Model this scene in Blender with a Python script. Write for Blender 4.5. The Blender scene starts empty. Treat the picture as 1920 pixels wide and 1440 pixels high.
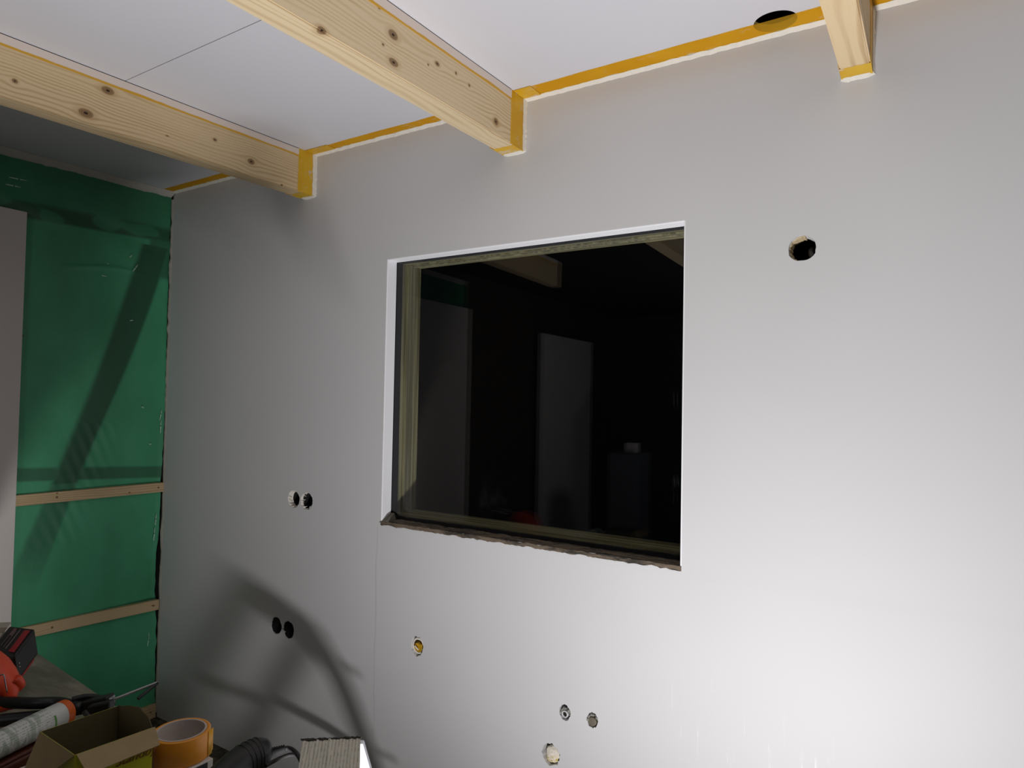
import bpy, bmesh, math, random
from mathutils import Vector, Matrix, noise
random.seed(7)
PI = math.pi
S = bpy.context.scene
COL = S.collection

# ------------------------------------------------------------------ camera
F_PX = 1257.5
CR = Vector((0.84537405, 0.5338425, 0.0188387)).normalized()
CF = Vector((-0.53417363, 0.84491996, 0.02772694)).normalized()
CU = CR.cross(CF).normalized()
CAM = Vector((0, 0, 1.47))
cd = bpy.data.cameras.new('camera')
cam = bpy.data.objects.new('camera', cd)
COL.objects.link(cam)
cd.sensor_width = 36.0
cd.lens = 36.0 * F_PX / 1920.0
cd.clip_start = 0.02
cam.matrix_world = Matrix.Translation(CAM) @ Matrix((CR, CU, -CF)).transposed().to_4x4()
S.camera = cam

# ------------------------------------------------------------------ world, light, exposure
w = bpy.data.worlds.new('night'); S.world = w; w.use_nodes = True
w.node_tree.nodes['Background'].inputs[0].default_value = (0.02, 0.025, 0.04, 1)
w.node_tree.nodes['Background'].inputs[1].default_value = 0.02
S.view_settings.view_transform = 'Standard'
S.view_settings.look = 'None'
S.view_settings.gamma = 1.0
S.view_settings.exposure = 0.0
try: S.view_settings.use_curve_mapping = False
except Exception: pass

LAMP = Vector((-0.25, 0.47, 0.12))
LAMP_DIR = Vector((-0.08, 0.13, 0.98)).normalized()
ld = bpy.data.lights.new('flood_light', 'AREA')
ld.shape = 'RECTANGLE'; ld.size = 0.16; ld.size_y = 0.12
ld.energy = 50.0
ld.color = (0.985, 0.975, 1.0)
lo = bpy.data.objects.new('flood_light', ld); COL.objects.link(lo)
lo.location = LAMP
lo.rotation_euler = (-LAMP_DIR).to_track_quat('Z', 'X').to_euler()
# added fill light, no known source: brightens the door and cabinet the glass mirrors
l2 = bpy.data.lights.new('mirror_fill', 'AREA')
l2.shape = 'DISK'; l2.size = 0.35; l2.energy = 12.0; l2.color = (0.93, 0.94, 1.0)
l2o = bpy.data.objects.new('mirror_fill', l2); COL.objects.link(l2o)
l2o.location = (-0.7, -1.1, 2.1)
l2o.rotation_euler = Vector((.8, .45, .4)).to_track_quat('Z', 'Y').to_euler()

# ------------------------------------------------------------------ coordinates
D = 1.78          # wall plane
XL = -3.02        # foil plane
def zc(y): return 2.424 - 0.0207 * (1.78 - y)
def ray(px, py):
    return CF + CR * ((px - 960) / F_PX) - CU * ((py - 720) / F_PX)
def at(px, py, ax, val):
    d = ray(px, py); return CAM + d * ((val - CAM[ax]) / d[ax])
def atd(px, py, depth): return CAM + ray(px, py) * depth

# ------------------------------------------------------------------ helpers
def link(name, me, mat=None, parent=None, loc=None):
    o = bpy.data.objects.new(name, me); COL.objects.link(o)
    if mat is not None: me.materials.append(mat)
    if parent is not None: o.parent = parent
    if loc is not None: o.location = loc
    return o
def tag(o, label=None, cat=None, group=None, kind=None):
    if label: o['label'] = label
    if cat: o['category'] = cat
    if group: o['group'] = group
    if kind: o['kind'] = kind
    return o
def thing(name, label, cat, loc=(0, 0, 0), group=None):
    o = bpy.data.objects.new(name, None); COL.objects.link(o); o.location = loc
    o.empty_display_size = 0.05
    return tag(o, label, cat, group)
def mesh(name, bm, smooth=False):
    me = bpy.data.meshes.new(name)
    bmesh.ops.recalc_face_normals(bm, faces=bm.faces[:])
    bm.to_mesh(me); bm.free()
    if smooth:
        for p in me.polygons: p.use_smooth = True
    return me
def obj(name, bm, mat, parent=None, smooth=False, world=True):
    """link bm (in world coordinates) as one object; children keep world coordinates"""
    me = mesh(name, bm, smooth)
    o = link(name, me, mat, parent)
    if parent is not None and world:
        loc = Vector((0, 0, 0)); p = parent
        while p is not None: loc += Vector(p.location); p = p.parent
        me.transform(Matrix.Translation(-loc))
    elif parent is None and world:
        c = sum((Vector(b) for b in o.bound_box), Vector()) / 8
        zmin = min(b[2] for b in o.bound_box); c.z = zmin
        me.transform(Matrix.Translation(-c)); o.location = c
    return o
def box(bm, lo, hi, bev=0.0, seg=2):
    r = bmesh.ops.create_cube(bm, size=1.0)
    vs = r['verts']
    for v in vs:
        v.co = Vector((lo[i] + (hi[i] - lo[i]) * (v.co[i] + 0.5) for i in range(3)))
    if bev > 0:
        es = list({e for v in vs for e in v.link_edges})
        bmesh.ops.bevel(bm, geom=es, offset=bev, segments=seg, affect='EDGES', profile=0.5)
    return vs
def hexa(bm, c8):
    """8 corners: bottom 4 ccw then top 4"""
    v = [bm.verts.new(Vector(c)) for c in c8]
    for f in ((0, 3, 2, 1), (4, 5, 6, 7), (0, 1, 5, 4), (1, 2, 6, 5), (2, 3, 7, 6), (3, 0, 4, 7)):
        bm.faces.new([v[i] for i in f])
    return v
def obox(bm, o, a, b, c, bev=0.0, seg=3):
    """box from corner o with edge vectors a,b,c"""
    o, a, b, c = map(Vector, (o, a, b, c))
    vs = hexa(bm, [o, o + a, o + a + b, o + b, o + c, o + a + c, o + a + b + c, o + b + c])
    if bev > 0:
        es = list({e for v in vs for e in v.link_edges})
        bmesh.ops.bevel(bm, geom=es, offset=bev, segments=seg, affect='EDGES', profile=0.5)
def frame(d):
    d = d.normalized()
    a = Vector((0, 0, 1)) if abs(d.z) < 0.9 else Vector((1, 0, 0))
    x = d.cross(a).normalized(); y = d.cross(x).normalized()
    return x, y
def tube(bm, pts, rad, n=12, cap=True):
    """swept tube; rad number or list"""
    pts = [Vector(p) for p in pts]; rings = []
    if not isinstance(rad, (list, tuple)): rad = [rad] * len(pts)
    px = None
    for i, p in enumerate(pts):
        d = (pts[min(i + 1, len(pts) - 1)] - pts[max(i - 1, 0)])
        x, y = frame(d)
        if px is not None:
            dd = d.normalized(); x = (px - dd * px.dot(dd)).normalized(); y = dd.cross(x)
        else: y = d.normalized().cross(x)
        px = x
        rings.append([bm.verts.new(p + (x * math.cos(2 * PI * k / n) + y * math.sin(2 * PI * k / n)) * rad[i]) for k in range(n)])
    for i in range(len(rings) - 1):
        for k in range(n):
            bm.faces.new([rings[i][k], rings[i][(k + 1) % n], rings[i + 1][(k + 1) % n], rings[i + 1][k]])
    if cap:
        bm.faces.new(rings[0][::-1]); bm.faces.new(rings[-1])
def smooth_path(pts, n=6):
    pts = [Vector(p) for p in pts]; out = []
    P = [pts[0]] + pts + [pts[-1]]
    for i in range(1, len(P) - 2):
        for k in range(n):
            t = k / n
            a, b, c, d = P[i - 1], P[i], P[i + 1], P[i + 2]
            out.append(0.5 * ((2 * b) + (c - a) * t + (2 * a - 5 * b + 4 * c - d) * t * t + (3 * b - a - 3 * c + d) * t ** 3))
    out.append(pts[-1]); return out
def lathe(bm, prof, o, ax, n=48):
    """profile (r, h) closed ring revolved about ax through o"""
    ax = Vector(ax).normalized(); x, y = frame(ax); o = Vector(o); rings = []
    for r, h in prof:
        rings.append([bm.verts.new(o + ax * h + (x * math.cos(2 * PI * k / n) + y * math.sin(2 * PI * k / n)) * max(r, 1e-5)) for k in range(n)])
    m = len(rings)
    for i in range(m - 1):
        for k in range(n):
            bm.faces.new([rings[i][k], rings[i][(k + 1) % n], rings[i + 1][(k + 1) % n], rings[i + 1][k]])
    return rings
def boolean(o, cutters):
    for c in cutters:
        m = o.modifiers.new('b', 'BOOLEAN'); m.operation = 'DIFFERENCE'; m.solver = 'EXACT'; m.object = c
    dg = bpy.context.evaluated_depsgraph_get(); dg.update()
    me = bpy.data.meshes.new_from_object(o.evaluated_get(dg))
    o.modifiers.clear(); old = o.data; o.data = me; bpy.data.meshes.remove(old)
    for c in cutters:
        d = c.data; bpy.data.objects.remove(c); bpy.data.meshes.remove(d)

# ------------------------------------------------------------------ materials
def lin(c):
    return tuple(((v / 255) / 12.92 if v / 255 <= 0.04045 else ((v / 255 + 0.055) / 1.055) ** 2.4) for v in c) + (1,)
class NT:
    def __init__(s, name):
        s.m = bpy.data.materials.new(name); s.m.use_nodes = True
        s.t = s.m.node_tree; s.b = s.t.nodes['Principled BSDF']
    def n(s, t, **kw):
        nd = s.t.nodes.new(t)
        for k, v in kw.items():
            if hasattr(nd, k) and not k[0].isupper(): setattr(nd, k, v)
            else: nd.inputs[k.replace('_', ' ')].default_value = v
        return nd
    def l(s, a, b): s.t.links.new(a, b)
    def sv(s, x, sock):
        if hasattr(x, 'links') or hasattr(x, 'is_linked'): s.l(x, sock)
        else: sock.default_value = x
    def math(s, op, a, b=0.0, c=None, clamp=False):
        nd = s.t.nodes.new('ShaderNodeMath'); nd.operation = op; nd.use_clamp = clamp
        s.sv(a, nd.inputs[0]); s.sv(b, nd.inputs[1])
        if c is not None: s.sv(c, nd.inputs[2])
        return nd.outputs[0]
    def mix(s, f, a, b):
        nd = s.t.nodes.new('ShaderNodeMix'); nd.data_type = 'RGBA'
        s.sv(f, nd.inputs[0]); s.sv(a, nd.inputs[6]); s.sv(b, nd.inputs[7]); return nd.outputs[2]
    def ramp(s, f, lo, hi, a=0.0, b=1.0):
        nd = s.t.nodes.new('ShaderNodeMapRange'); nd.interpolation_type = 'SMOOTHSTEP'
        s.sv(f, nd.inputs[0]); nd.inputs[1].default_value = lo; nd.inputs[2].default_value = hi
        nd.inputs[3].default_value = a; nd.inputs[4].default_value = b; return nd.outputs[0]
    def pos(s, scale=(1, 1, 1)):
        g = s.t.nodes.new('ShaderNodeNewGeometry')      # world position: every mesh stays where it is built
        m = s.t.nodes.new('ShaderNodeMapping'); m.inputs['Scale'].default_value = scale
        s.l(g.outputs['Position'], m.inputs[0]); return m.outputs[0]
    def noise(s, v, scale, detail=3, rough=0.55):
        nd = s.t.nodes.new('ShaderNodeTexNoise'); s.l(v, nd.inputs['Vector'])
        nd.inputs['Scale'].default_value = scale; nd.inputs['Detail'].default_value = detail
        nd.inputs['Roughness'].default_value = rough; return nd.outputs[0]
    def bump(s, h, strength=0.3, dist=0.002):
        nd = s.t.nodes.new('ShaderNodeBump'); nd.inputs['Strength'].default_value = strength
        nd.inputs['Distance'].default_value = dist
        s.l(h, nd.inputs['Height']); s.l(nd.outputs[0], s.b.inputs['Normal'])
    def col(s, c): s.sv(c, s.b.inputs['Base Color']); return s
    def rough(s, r): s.sv(r, s.b.inputs['Roughness']); return s
def simple(name, rgb, rough=0.6, metal=0.0, var=0.12, scale=40, bump=0.15):
    m = NT(name); p = m.pos()
    f = m.noise(p, scale)
    c = lin(rgb); d = tuple(x * (1 - var * 2) for x in c[:3]) + (1,); e = tuple(min(1, x * (1 + var)) for x in c[:3]) + (1,)
    m.col(m.mix(f, d, e)); m.rough(rough); m.b.inputs['Metallic'].default_value = metal
    if bump: m.bump(f, bump, 0.0015)
    return m.m

def plaster(name, rgb, joint=False):
    m = NT(name); p = m.pos()
    big = m.noise(p, 1.3, 2); fine = m.noise(p, 160, 3)
    streak = m.noise(m.pos((60, 60, 5)), 1.0, 4, 0.65)
    c = lin(rgb); c2 = tuple(x * 0.965 for x in c[:3]) + (1,)
    base = m.mix(m.ramp(big, 0.35, 0.65), c2, c)
    sep = m.t.nodes.new('ShaderNodeSeparateXYZ'); m.l(p, sep.inputs[0])
    if joint:
        # scrapes of filler low on the wall, to the right of the pipe stubs
        zone = m.math('MULTIPLY', m.ramp(sep.outputs[2], 0.85, 0.45), m.math('MULTIPLY', m.ramp(sep.outputs[0], -0.75, -0.5), m.ramp(sep.outputs[0], -0.15, -0.3)))
        k = m.math('MULTIPLY', zone, m.ramp(streak, 0.6, 0.72))
        base = m.mix(k, base, (0.86, 0.86, 0.86, 1))
        # dull feathered filler line running down from the window's left corner
        wob = m.math('MULTIPLY_ADD', m.noise(m.pos((0, 0, 4)), 1.0, 2), 0.03, sep.outputs[0])
        d = m.math('ABSOLUTE', m.math('ADD', wob, 1.665))
        j = m.math('MULTIPLY', m.ramp(d, 0.006, 0.0), m.ramp(sep.outputs[2], 1.04, 1.0))
        base = m.mix(m.math('MULTIPLY', j, 0.25), base, tuple(x * 0.8 for x in c[:3]) + (1,))
        h = m.math('MULTIPLY_ADD', m.ramp(m.math('ADD', wob, 1.665), -0.004, 0.004), m.math('MULTIPLY', m.ramp(sep.outputs[2], 1.04, 1.0), 0.5), m.math('MULTIPLY', fine, 0.12))
        m.bump(h, 0.35, 0.002)
    else:
        m.bump(fine, 0.06, 0.001)
    m.col(base).rough(0.55)
    m.b.inputs['Specular IOR Level'].default_value = 0.3
    return m.m

def pine(name, knots=(), xf=None, face_y=True, light=(222, 200, 160), dark=(186, 154, 106), seed=0.0, freq=230, pitch=0.0):
    """grain along Y (beams) or along Y for battens; knots: (y, z, ry, rz)"""
    m = NT(name); g = m.t.nodes.new('ShaderNodeNewGeometry')
    sep = m.t.nodes.new('ShaderNodeSeparateXYZ'); m.l(g.outputs['Position'], sep.inputs[0])
    x, y, z = sep.outputs
    z = m.math('MULTIPLY_ADD', y, -pitch, z)     # follow the beam's fall
    # across-grain coordinate
    u = m.math('ADD', z, m.math('MULTIPLY', x, 0.55))
    comb = m.t.nodes.new('ShaderNodeCombineXYZ'); m.sv(m.math('MULTIPLY', x, 9.0), comb.inputs[0])
    m.sv(m.math('MULTIPLY', y, 1.1), comb.inputs[1]); m.sv(m.math('MULTIPLY_ADD', z, 9.0, seed), comb.inputs[2])
    warp = m.noise(comb.outputs[0], 1.0, 2)
    u = m.math('MULTIPLY_ADD', warp, 0.07, u)
    kd = None
    for (ky, kz, ry, rz) in knots:
        dy = m.math('MULTIPLY', m.math('SUBTRACT', y, ky), 1.0 / ry)
        dz = m.math('MULTIPLY', m.math('SUBTRACT', z, kz - pitch * ky), 1.0 / rz)
        d2 = m.math('ADD', m.math('MULTIPLY', dy, dy), m.math('MULTIPLY', dz, dz))
        if xf is not None:
            dx = m.math('MULTIPLY', m.math('SUBTRACT', x, xf), 80.0); d2 = m.math('MULTIPLY_ADD', dx, dx, d2)
        bul = m.math('MULTIPLY', m.math('DIVIDE', dz, m.math('MULTIPLY_ADD', d2, 0.35, 1.0)), rz * 0.9)
        u = m.math('ADD', u, m.math('MULTIPLY', bul, -1.3))
        kd = d2 if kd is None else m.math('MINIMUM', kd, d2)
    ring = m.math('SINE', m.math('MULTIPLY_ADD', u, freq, seed * 3))
    fib = m.t.nodes.new('ShaderNodeCombineXYZ'); m.sv(m.math('MULTIPLY', x, 300.0), fib.inputs[0])
    m.sv(m.math('MULTIPLY', y, 8.0), fib.inputs[1]); m.sv(m.math('MULTIPLY', z, 300.0), fib.inputs[2])
    fn = m.noise(fib.outputs[0], 1.0, 3)
    r = m.ramp(ring, -0.2, 1.0)
    patch = m.noise(comb.outputs[0], 2.2, 2)
    f = m.math('MULTIPLY', r, m.ramp(patch, 0.35, 0.65, 0.25, 0.85))
    f = m.math('ADD', f, m.math('MULTIPLY', m.math('SUBTRACT', fn, 0.5), 0.35), clamp=True)
    c = m.mix(f, lin(light), lin(dark))
    if kd is not None:
        halo = m.ramp(kd, 5.0, 0.6)
        c = m.mix(m.math('MULTIPLY', halo, 0.4), c, lin((178, 144, 98)))
        core = m.ramp(kd, 1.4, 0.6, 0, .8)
        kc = m.mix(m.ramp(m.math('SINE', m.math('MULTIPLY', kd, 14.0)), -1, 1), lin((96, 70, 44)), lin((138, 104, 68)))
        c = m.mix(core, c, kc)
        c = m.mix(m.ramp(kd, 0.16, 0.05), c, lin((52, 36, 24)))
    m.col(c).rough(0.62)
    m.b.inputs['Specular IOR Level'].default_value = 0.25
    m.bump(f, 0.25, 0.0008)
    return m.m

def tape_mat(name, painted=0.0, alpha=0.72):
    """translucent yellow-orange sealing tape, partly skimmed with filler"""
    m = NT(name); p = m.pos()
    wr = m.noise(m.pos((9, 9, 60)), 1.0, 3)
    a = m.noise(p, 7, 3)
    c = m.mix(m.ramp(a, 0.35, 0.6), lin((246, 208, 62)), lin((238, 190, 44)))
    c = m.mix(m.math('MULTIPLY', m.ramp(wr, 0.55, 0.7), 0.4), c, lin((238, 196, 60)))
    sk = m.noise(m.pos((14, 26, 26)), 1.0, 5, 0.7)
    k = m.ramp(sk, 0.58, 0.66)
    c = m.mix(m.math('MULTIPLY', k, 0.75), c, lin((236, 226, 206)))
    m.col(c).rough(0.38)
    tr = m.t.nodes.new('ShaderNodeBsdfTransparent'); tr.inputs[0].default_value = (1.0, 0.84, 0.30, 1)
    mx = m.t.nodes.new('ShaderNodeMixShader'); mx.inputs[0].default_value = alpha
    out = m.t.nodes['Material Output']
    m.l(tr.outputs[0], mx.inputs[1]); m.l(m.b.outputs[0], mx.inputs[2]); m.l(mx.outputs[0], out.inputs[0])
    m.bump(wr, 0.25, 0.001)
    return m.m

M_WALL = plaster('white_plasterboard', (209, 208, 207), joint=True)
M_CEIL = plaster('ceiling_board_white', (214, 213, 217))
M_REVEAL = plaster('window_reveal_white', (246, 246, 248))
M_FILL = simple('joint_filler', (236, 230, 218), 0.8, var=0.06, scale=90, bump=0.5)
M_FILLP = simple('pinkish_filler', (220, 210, 200), 0.8, var=0.06, scale=90, bump=0.4)
M_TAPE = tape_mat('yellow_sealing_tape', alpha=0.20)
M_TAPE_B = tape_mat('yellow_beam_tape', alpha=0.62)
M_DARK = simple('cavity_dark', (22, 20, 18), 0.95)
M_CAV = simple('wall_cavity_brown', (26, 22, 17), 0.95, var=0.3, scale=60)
M_FLOOR = NT('dusty_floor')
_p = M_FLOOR.pos(); _a = M_FLOOR.noise(_p, 28, 5, 0.7)
M_FLOOR.col(M_FLOOR.mix(M_FLOOR.ramp(_a, 0.4, 0.62), lin((44, 40, 30)), lin((98, 90, 70)))).rough(0.9); M_FLOOR.bump(_a, 0.6, 0.004)
M_FLOOR = M_FLOOR.m
M_BLACK = simple('black_plastic', (26, 27, 26), 0.45, var=0.15, scale=120)
M_BLACKG = simple('black_gasket', (24, 25, 30), 0.35, var=0.1)
M_STEEL = simple('bare_steel', (170, 170, 172), 0.35, 0.9, var=0.1)
M_WHITE = simple('white_laminate', (214, 206, 200), 0.45, var=0.03, scale=3, bump=0.0)
M_BROWNP = simple('brown_panel', (70, 56, 36), 0.7, var=0.2, scale=8)
M_GREYW = simple('grey_rear_wall', (52, 50, 48), 0.8, var=0.15, scale=4)

# ------------------------------------------------------------------ structure: far wall with window opening and drilled holes
bm = bmesh.new(); box(bm, (-3.02, D, 0.0), (2.3, D + 0.045, zc(D) + 0.03))
wall = obj('wall_far', bm, M_WALL, world=False); tag(wall, kind='structure')
WX0, WX1, WZ0, WZ1 = -1.6655, -0.5765, 1.039, 1.976
def cutter(cx, cz, rx, rz, n=26, jag=0.06, seed=0, y0=D - 0.05, y1=D + 0.12):
    rnd = random.Random(seed); b = bmesh.new(); a = []; c = []
    for k in range(n):
        t = 2 * PI * k / n; s = 1 + rnd.uniform(-jag, jag)
        a.append(b.verts.new((cx + rx * s * math.cos(t), y0, cz + rz * s * math.sin(t))))
        c.append(b.verts.new((cx + rx * s * math.cos(t), y1, cz + rz * s * math.sin(t))))
    b.faces.new(a[::-1]); b.faces.new(c)
    for k in range(n): b.faces.new([a[k], a[(k + 1) % n], c[(k + 1) % n], c[k]])
    return obj('cutter', b, None, world=False)
HOLES = [  # cx, cz, rx, rz
    (-2.127, 1.076, 0.034, 0.034), (-2.053, 1.075, 0.034, 0.034),
    (-2.210, 0.568, 0.032, 0.034), (-2.137, 0.566, 0.032, 0.034),
    (-0.281, 1.867, 0.033, 0.032), (-1.487, 0.638, 0.027, 0.033),
    (-0.920, 0.563, 0.018, 0.023), (-0.831, 0.565, 0.018, 0.022), (-0.965, 0.428, 0.030, 0.032)]
b = bmesh.new(); box(b, (WX0, D - 0.1, WZ0), (WX1, D + 0.2, WZ1)); cuts = [obj('cutter', b, None, world=False)]
for i, h in enumerate(HOLES): cuts.append(cutter(*h, seed=i, jag=0.05 if i < 5 else 0.09))
b = bmesh.new(); box(b, (-2.177, D - 0.1, 0.560), (-2.16, D + 0.2, 0.567)); cuts.append(obj('cutter', b, None, world=False))
boolean(wall, cuts)

# thin crumbled filler rim and dark void behind every hole
def hole_lining(i, cx, cz, rx, rz, mat, inner=0.90, d0=0.0, d1=0.04, jag=0.06, cover=(0, 2 * PI)):
    rnd = random.Random(40 + i); b = bmesh.new(); n = 30; R = []
    for k in range(n + 1):
        t = cover[0] + (cover[1] - cover[0]) * k / n
        s = 1.01; q = inner * (1 + rnd.uniform(-jag, jag))
        ct, st = math.cos(t), math.sin(t)
        R.append([b.verts.new((cx + rx * s * ct, D + d0, cz + rz * s * st)), b.verts.new((cx + rx * (q + .04) * ct, D + d0 + .002, cz + rz * (q + .04) * st)),
                  b.verts.new((cx + rx * q * ct, D + d1, cz + rz * q * st)), b.verts.new((cx + rx * s * ct, D + d1, cz + rz * s * st))])
    for k in range(n):
        for j in range(4): b.faces.new([R[k][j], R[k + 1][j], R[k + 1][(j + 1) % 4], R[k][(j + 1) % 4]])
    b.faces.new(R[0][::-1]); b.faces.new(R[-1])
    return obj('hole_lining', b, mat, wall)
M_WOODCUT = simple('cut_fibre_edge', (196, 176, 140), 0.9, var=0.2, scale=150, bump=0.5)
for i in (0, 1): 
    hole_lining(i, *HOLES[i], M_FILL, 0.955, d1=(0.024, 0.010)[i], jag=.03); hole_lining(i, *HOLES[i], M_DARK, 0.93, d0=(0.0242, 0.0102)[i], d1=0.05, jag=0.01)
for i in (2, 3): hole_lining(i, *HOLES[i], M_DARK, 0.93, d0=.004, d1=0.05, jag=0.01)  # near-black sleeves paint in the shade deep inside the socket holes
hole_lining(4, *HOLES[4], M_WOODCUT, 0.90, d0=0.012, d1=0.05, cover=(PI * 0.45, PI * 1.45))
for i, h in enumerate(HOLES):
    cx, cz, rx, rz = h; b = bmesh.new()
    R = 1.5; dep = 0.2 if i < 5 else 0.075
    lathe(b, [(rx * R, 0), (rx * R * 1.02, dep), (0, dep + .002)], (cx, D + 0.044, cz), (0, 1, 0), 24)
    obj('hole_back', b, M_CAV if i < 5 else M_DARK, wall, smooth=True)
# wires / bits inside the two socket holes lower left and the big duct hole
b = bmesh.new()
tube(b, smooth_path([(-2.222, D + .03, .60), (-2.20, D + .045, .575), (-2.165, D + .03, .563), (-2.135, D + .04, .575), (-2.13, D + .06, .60)]), 0.004, 8)
obj('cable', b, M_BLACK, wall, smooth=True)
b = bmesh.new()
tube(b, smooth_path([(-.262, D + .13, 1.895), (-.268, D + .06, 1.872), (-.262, D + .035, 1.850), (-.250, D + .05, 1.838)]), [0.007] * 19, 8)
tube(b, smooth_path([(-.30, D + .12, 1.840), (-.28, D + .06, 1.842), (-.255, D + .04, 1.842)]), 0.008, 8)
obj('conduit', b, simple('dark_grey_conduit', (70, 68, 66), 0.5), wall, smooth=True)
# splintered fibres at the socket holes
for cx in (-2.127, -2.053):
    b = bmesh.new(); rnd = random.Random(int(-cx * 1000))
    for k in range(22):
        t = rnd.uniform(0, 2 * PI); r0 = 0.033; r1 = rnd.uniform(0.024, 0.030)
        p = Vector((cx + r0 * math.cos(t), D + .002, 1.0755 + r0 * math.sin(t))); q = Vector((cx + r1 * math.cos(t + .2), D + rnd.uniform(.004, .02), 1.0755 + r1 * math.sin(t + .2)))
        tube(b, [p, q], [0.0022, 0.0006], 5)
    tag(obj('torn_fibre', b, M_FILL, wall), kind='stuff')

# ------------------------------------------------------------------ pipe stubs and plugs in the wall
M_YEL = simple('yellow_plug', (206, 160, 30), 0.5, var=0.2, scale=70)
t_ = thing('pipe_plug', 'yellow pipe plug packed with filler in the oval wall hole below the window', 'pipe plug', (-1.487, D + .02, .63))
b = bmesh.new(); lathe(b, [(0, 0.0), (.004, -.002), (.0045, .006), (.0175, .0035), (.0195, .010), (.019, .05), (0, .05)], (-1.4905, D + .004, .6285), (0, 1, 0), 8)
obj('plug', b, M_YEL, t_)
b = bmesh.new(); lathe(b, [(.0200, .0035), (.0225, .0015), (.0268, .004), (.029, .02), (.029, .05)], (-1.4865, D + .004, .637), (0, 1, 0), 22)
for v in b.verts:
    v.co.z = .637 + (v.co.z - .637) * 1.06; v.co += noise.noise_vector(v.co * 90) * .0018
obj('filler_collar', b, M_FILL, t_, smooth=True)
b = bmesh.new(); tube(b, smooth_path([(-1.502, D + .004, .635), (-1.494, D + .000, .636), (-1.487, D + .001, .630), (-1.484, D + .004, .626)]), .0022, 8)
obj('wire_tail', b, M_FILL, t_, smooth=True)

def stub(x, z, r, label, open_end, tilt):
    t = thing('pipe_stub', label, 'pipe', (x, D + .03, z))
    b = bmesh.new(); ax = Vector((0, 1, 0))
    prof = [(r * .62, .006), (r * .66, 0), (r, 0), (r * 1.03, .004), (r * 1.03, .05)] if open_end else [(0, 0.0015), (r * .86, 0.001), (r, .0015), (r * 1.04, .006), (r * 1.04, .05)]
    lathe(b, prof, (x, D + tilt, z), ax, 24); obj('pipe', b, M_STUBW if open_end else M_STUBC, t, smooth=True)
    b = bmesh.new()
    for a in range(9):
        th = PI * (.05 + .9 * a / 8)
        p = Vector((x + .003 + (r + .005) * math.cos(th), D + .004 + .003 * (a % 2), z + (r + .007) * math.sin(th)))
        bmesh.ops.create_icosphere(b, subdivisions=1, radius=.0035 + .001 * (a % 3), matrix=Matrix.Translation(p))
    tag(obj('filler_crumb', b, M_FILLG, t, smooth=True), kind='stuff')
    if open_end:
        b = bmesh.new(); lathe(b, [(0, .004), (r * .66, .003), (r * .6, .02), (0, .02)], (x, D + tilt, z), ax, 20); obj('pipe_bore', b, M_DARK, t)
    return t
M_STUBW = simple('pipe_white', (206, 206, 206), 0.5); M_STUBC = simple('pipe_cap_grey', (112, 104, 88), 0.5)
M_FILLG = simple('grey_filler', (150, 148, 140), 0.9, var=.3, scale=200)
stub(-.9225, .556, .0105, 'white open pipe end with a dark bore, left one of the two small pipe holes', True, .003)
stub(-.8335, .558, .0125, 'grey capped pipe end, right one of the two small pipe holes low on the wall', False, .002)
t_ = thing('foam_plug', 'cream foam plug with yellow crumbs in the lowest round hole of the wall', 'foam plug', (-.965, D + .02, .428))
b = bmesh.new(); bmesh.ops.create_icosphere(b, subdivisions=4, radius=1)
for v in b.verts:
    n = noise.noise_vector(v.co * 3.2) * .16
    c = v.co + n; v.co = Vector((-.964 + c.x * .0245, D + .016 + c.y * .013, .4235 + c.z * .026))
_m = NT('foam_cream'); _q = _m.noise(_m.pos(), 120, 4, .7)
_s = _m.t.nodes.new('ShaderNodeSeparateXYZ'); _m.l(_m.pos(), _s.inputs[0])
_m.col(_m.mix(_m.math('MULTIPLY', _m.ramp(_q, .45, .6), _m.ramp(_s.outputs[2], .432, .41)), lin((232, 222, 206)), lin((190, 168, 60)))).rough(.9); _m.bump(_q, .5, .002)
obj('foam', b, _m.m, t_, smooth=True)

# ------------------------------------------------------------------ window
win = bpy.data.objects.new('window_1', None); COL.objects.link(win); win.location = ((WX0 + WX1) / 2, D + .05, WZ0)
tag(win, kind='structure')
GY = 1.828
e = .004
def lining(lo, hi): 
    b = bmesh.new(); box(b, lo, hi, .0012, 1); return obj('reveal_lining', b, M_REVEAL, win)
lining((WX0 - .001, D + .0005, WZ0), (WX0 + e, GY, WZ1)); lining((WX1 - e, D + .0005, WZ0), (WX1 + .001, GY, WZ1)); lining((WX0 + e, D + .0005, WZ1 - e), (WX1 - e, GY, WZ1 + .001))
# rough unlined bottom edge: torn board and fibre
M_SILL = NT('torn_sill_fibre'); _a = M_SILL.noise(M_SILL.pos((12, 60, 60)), 1, 5, .7)
M_SILL.col(M_SILL.mix(M_SILL.ramp(_a, .38, .6), lin((52, 48, 42)), lin((112, 98, 82)))).rough(.95); M_SILL.bump(_a, .8, .004); M_SILL = M_SILL.m
b = bmesh.new(); n = 130; rows = []
for i in range(n + 1):
    x = WX0 + (WX1 - WX0) * i / n
    r = []
    for j, (yy, zz) in enumerate(((D - .0015, -.014), (D - .001, .0005), (D + .014, .003), (D + .028, .004), (GY, .006), (GY, -.01))):
        q = noise.noise(Vector((x * 28, j * 3.1, 0))); q2 = noise.noise(Vector((x * 75, j * 7, 5)))
        dz = (q * .0035 + q2 * .0022) if j < 5 else 0
        if j == 0: dz = dz * 1.5 - .001 + .004
        r.append(b.verts.new((x, yy + (q2 * .0012 if j < 2 else 0), WZ0 + zz + dz)))
    rows.append(r)
for i in range(n):
    for j in range(5): b.faces.new([rows[i][j], rows[i + 1][j], rows[i + 1][j + 1], rows[i][j + 1]])
obj('rough_sill', b, M_SILL, win, smooth=False)
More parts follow.
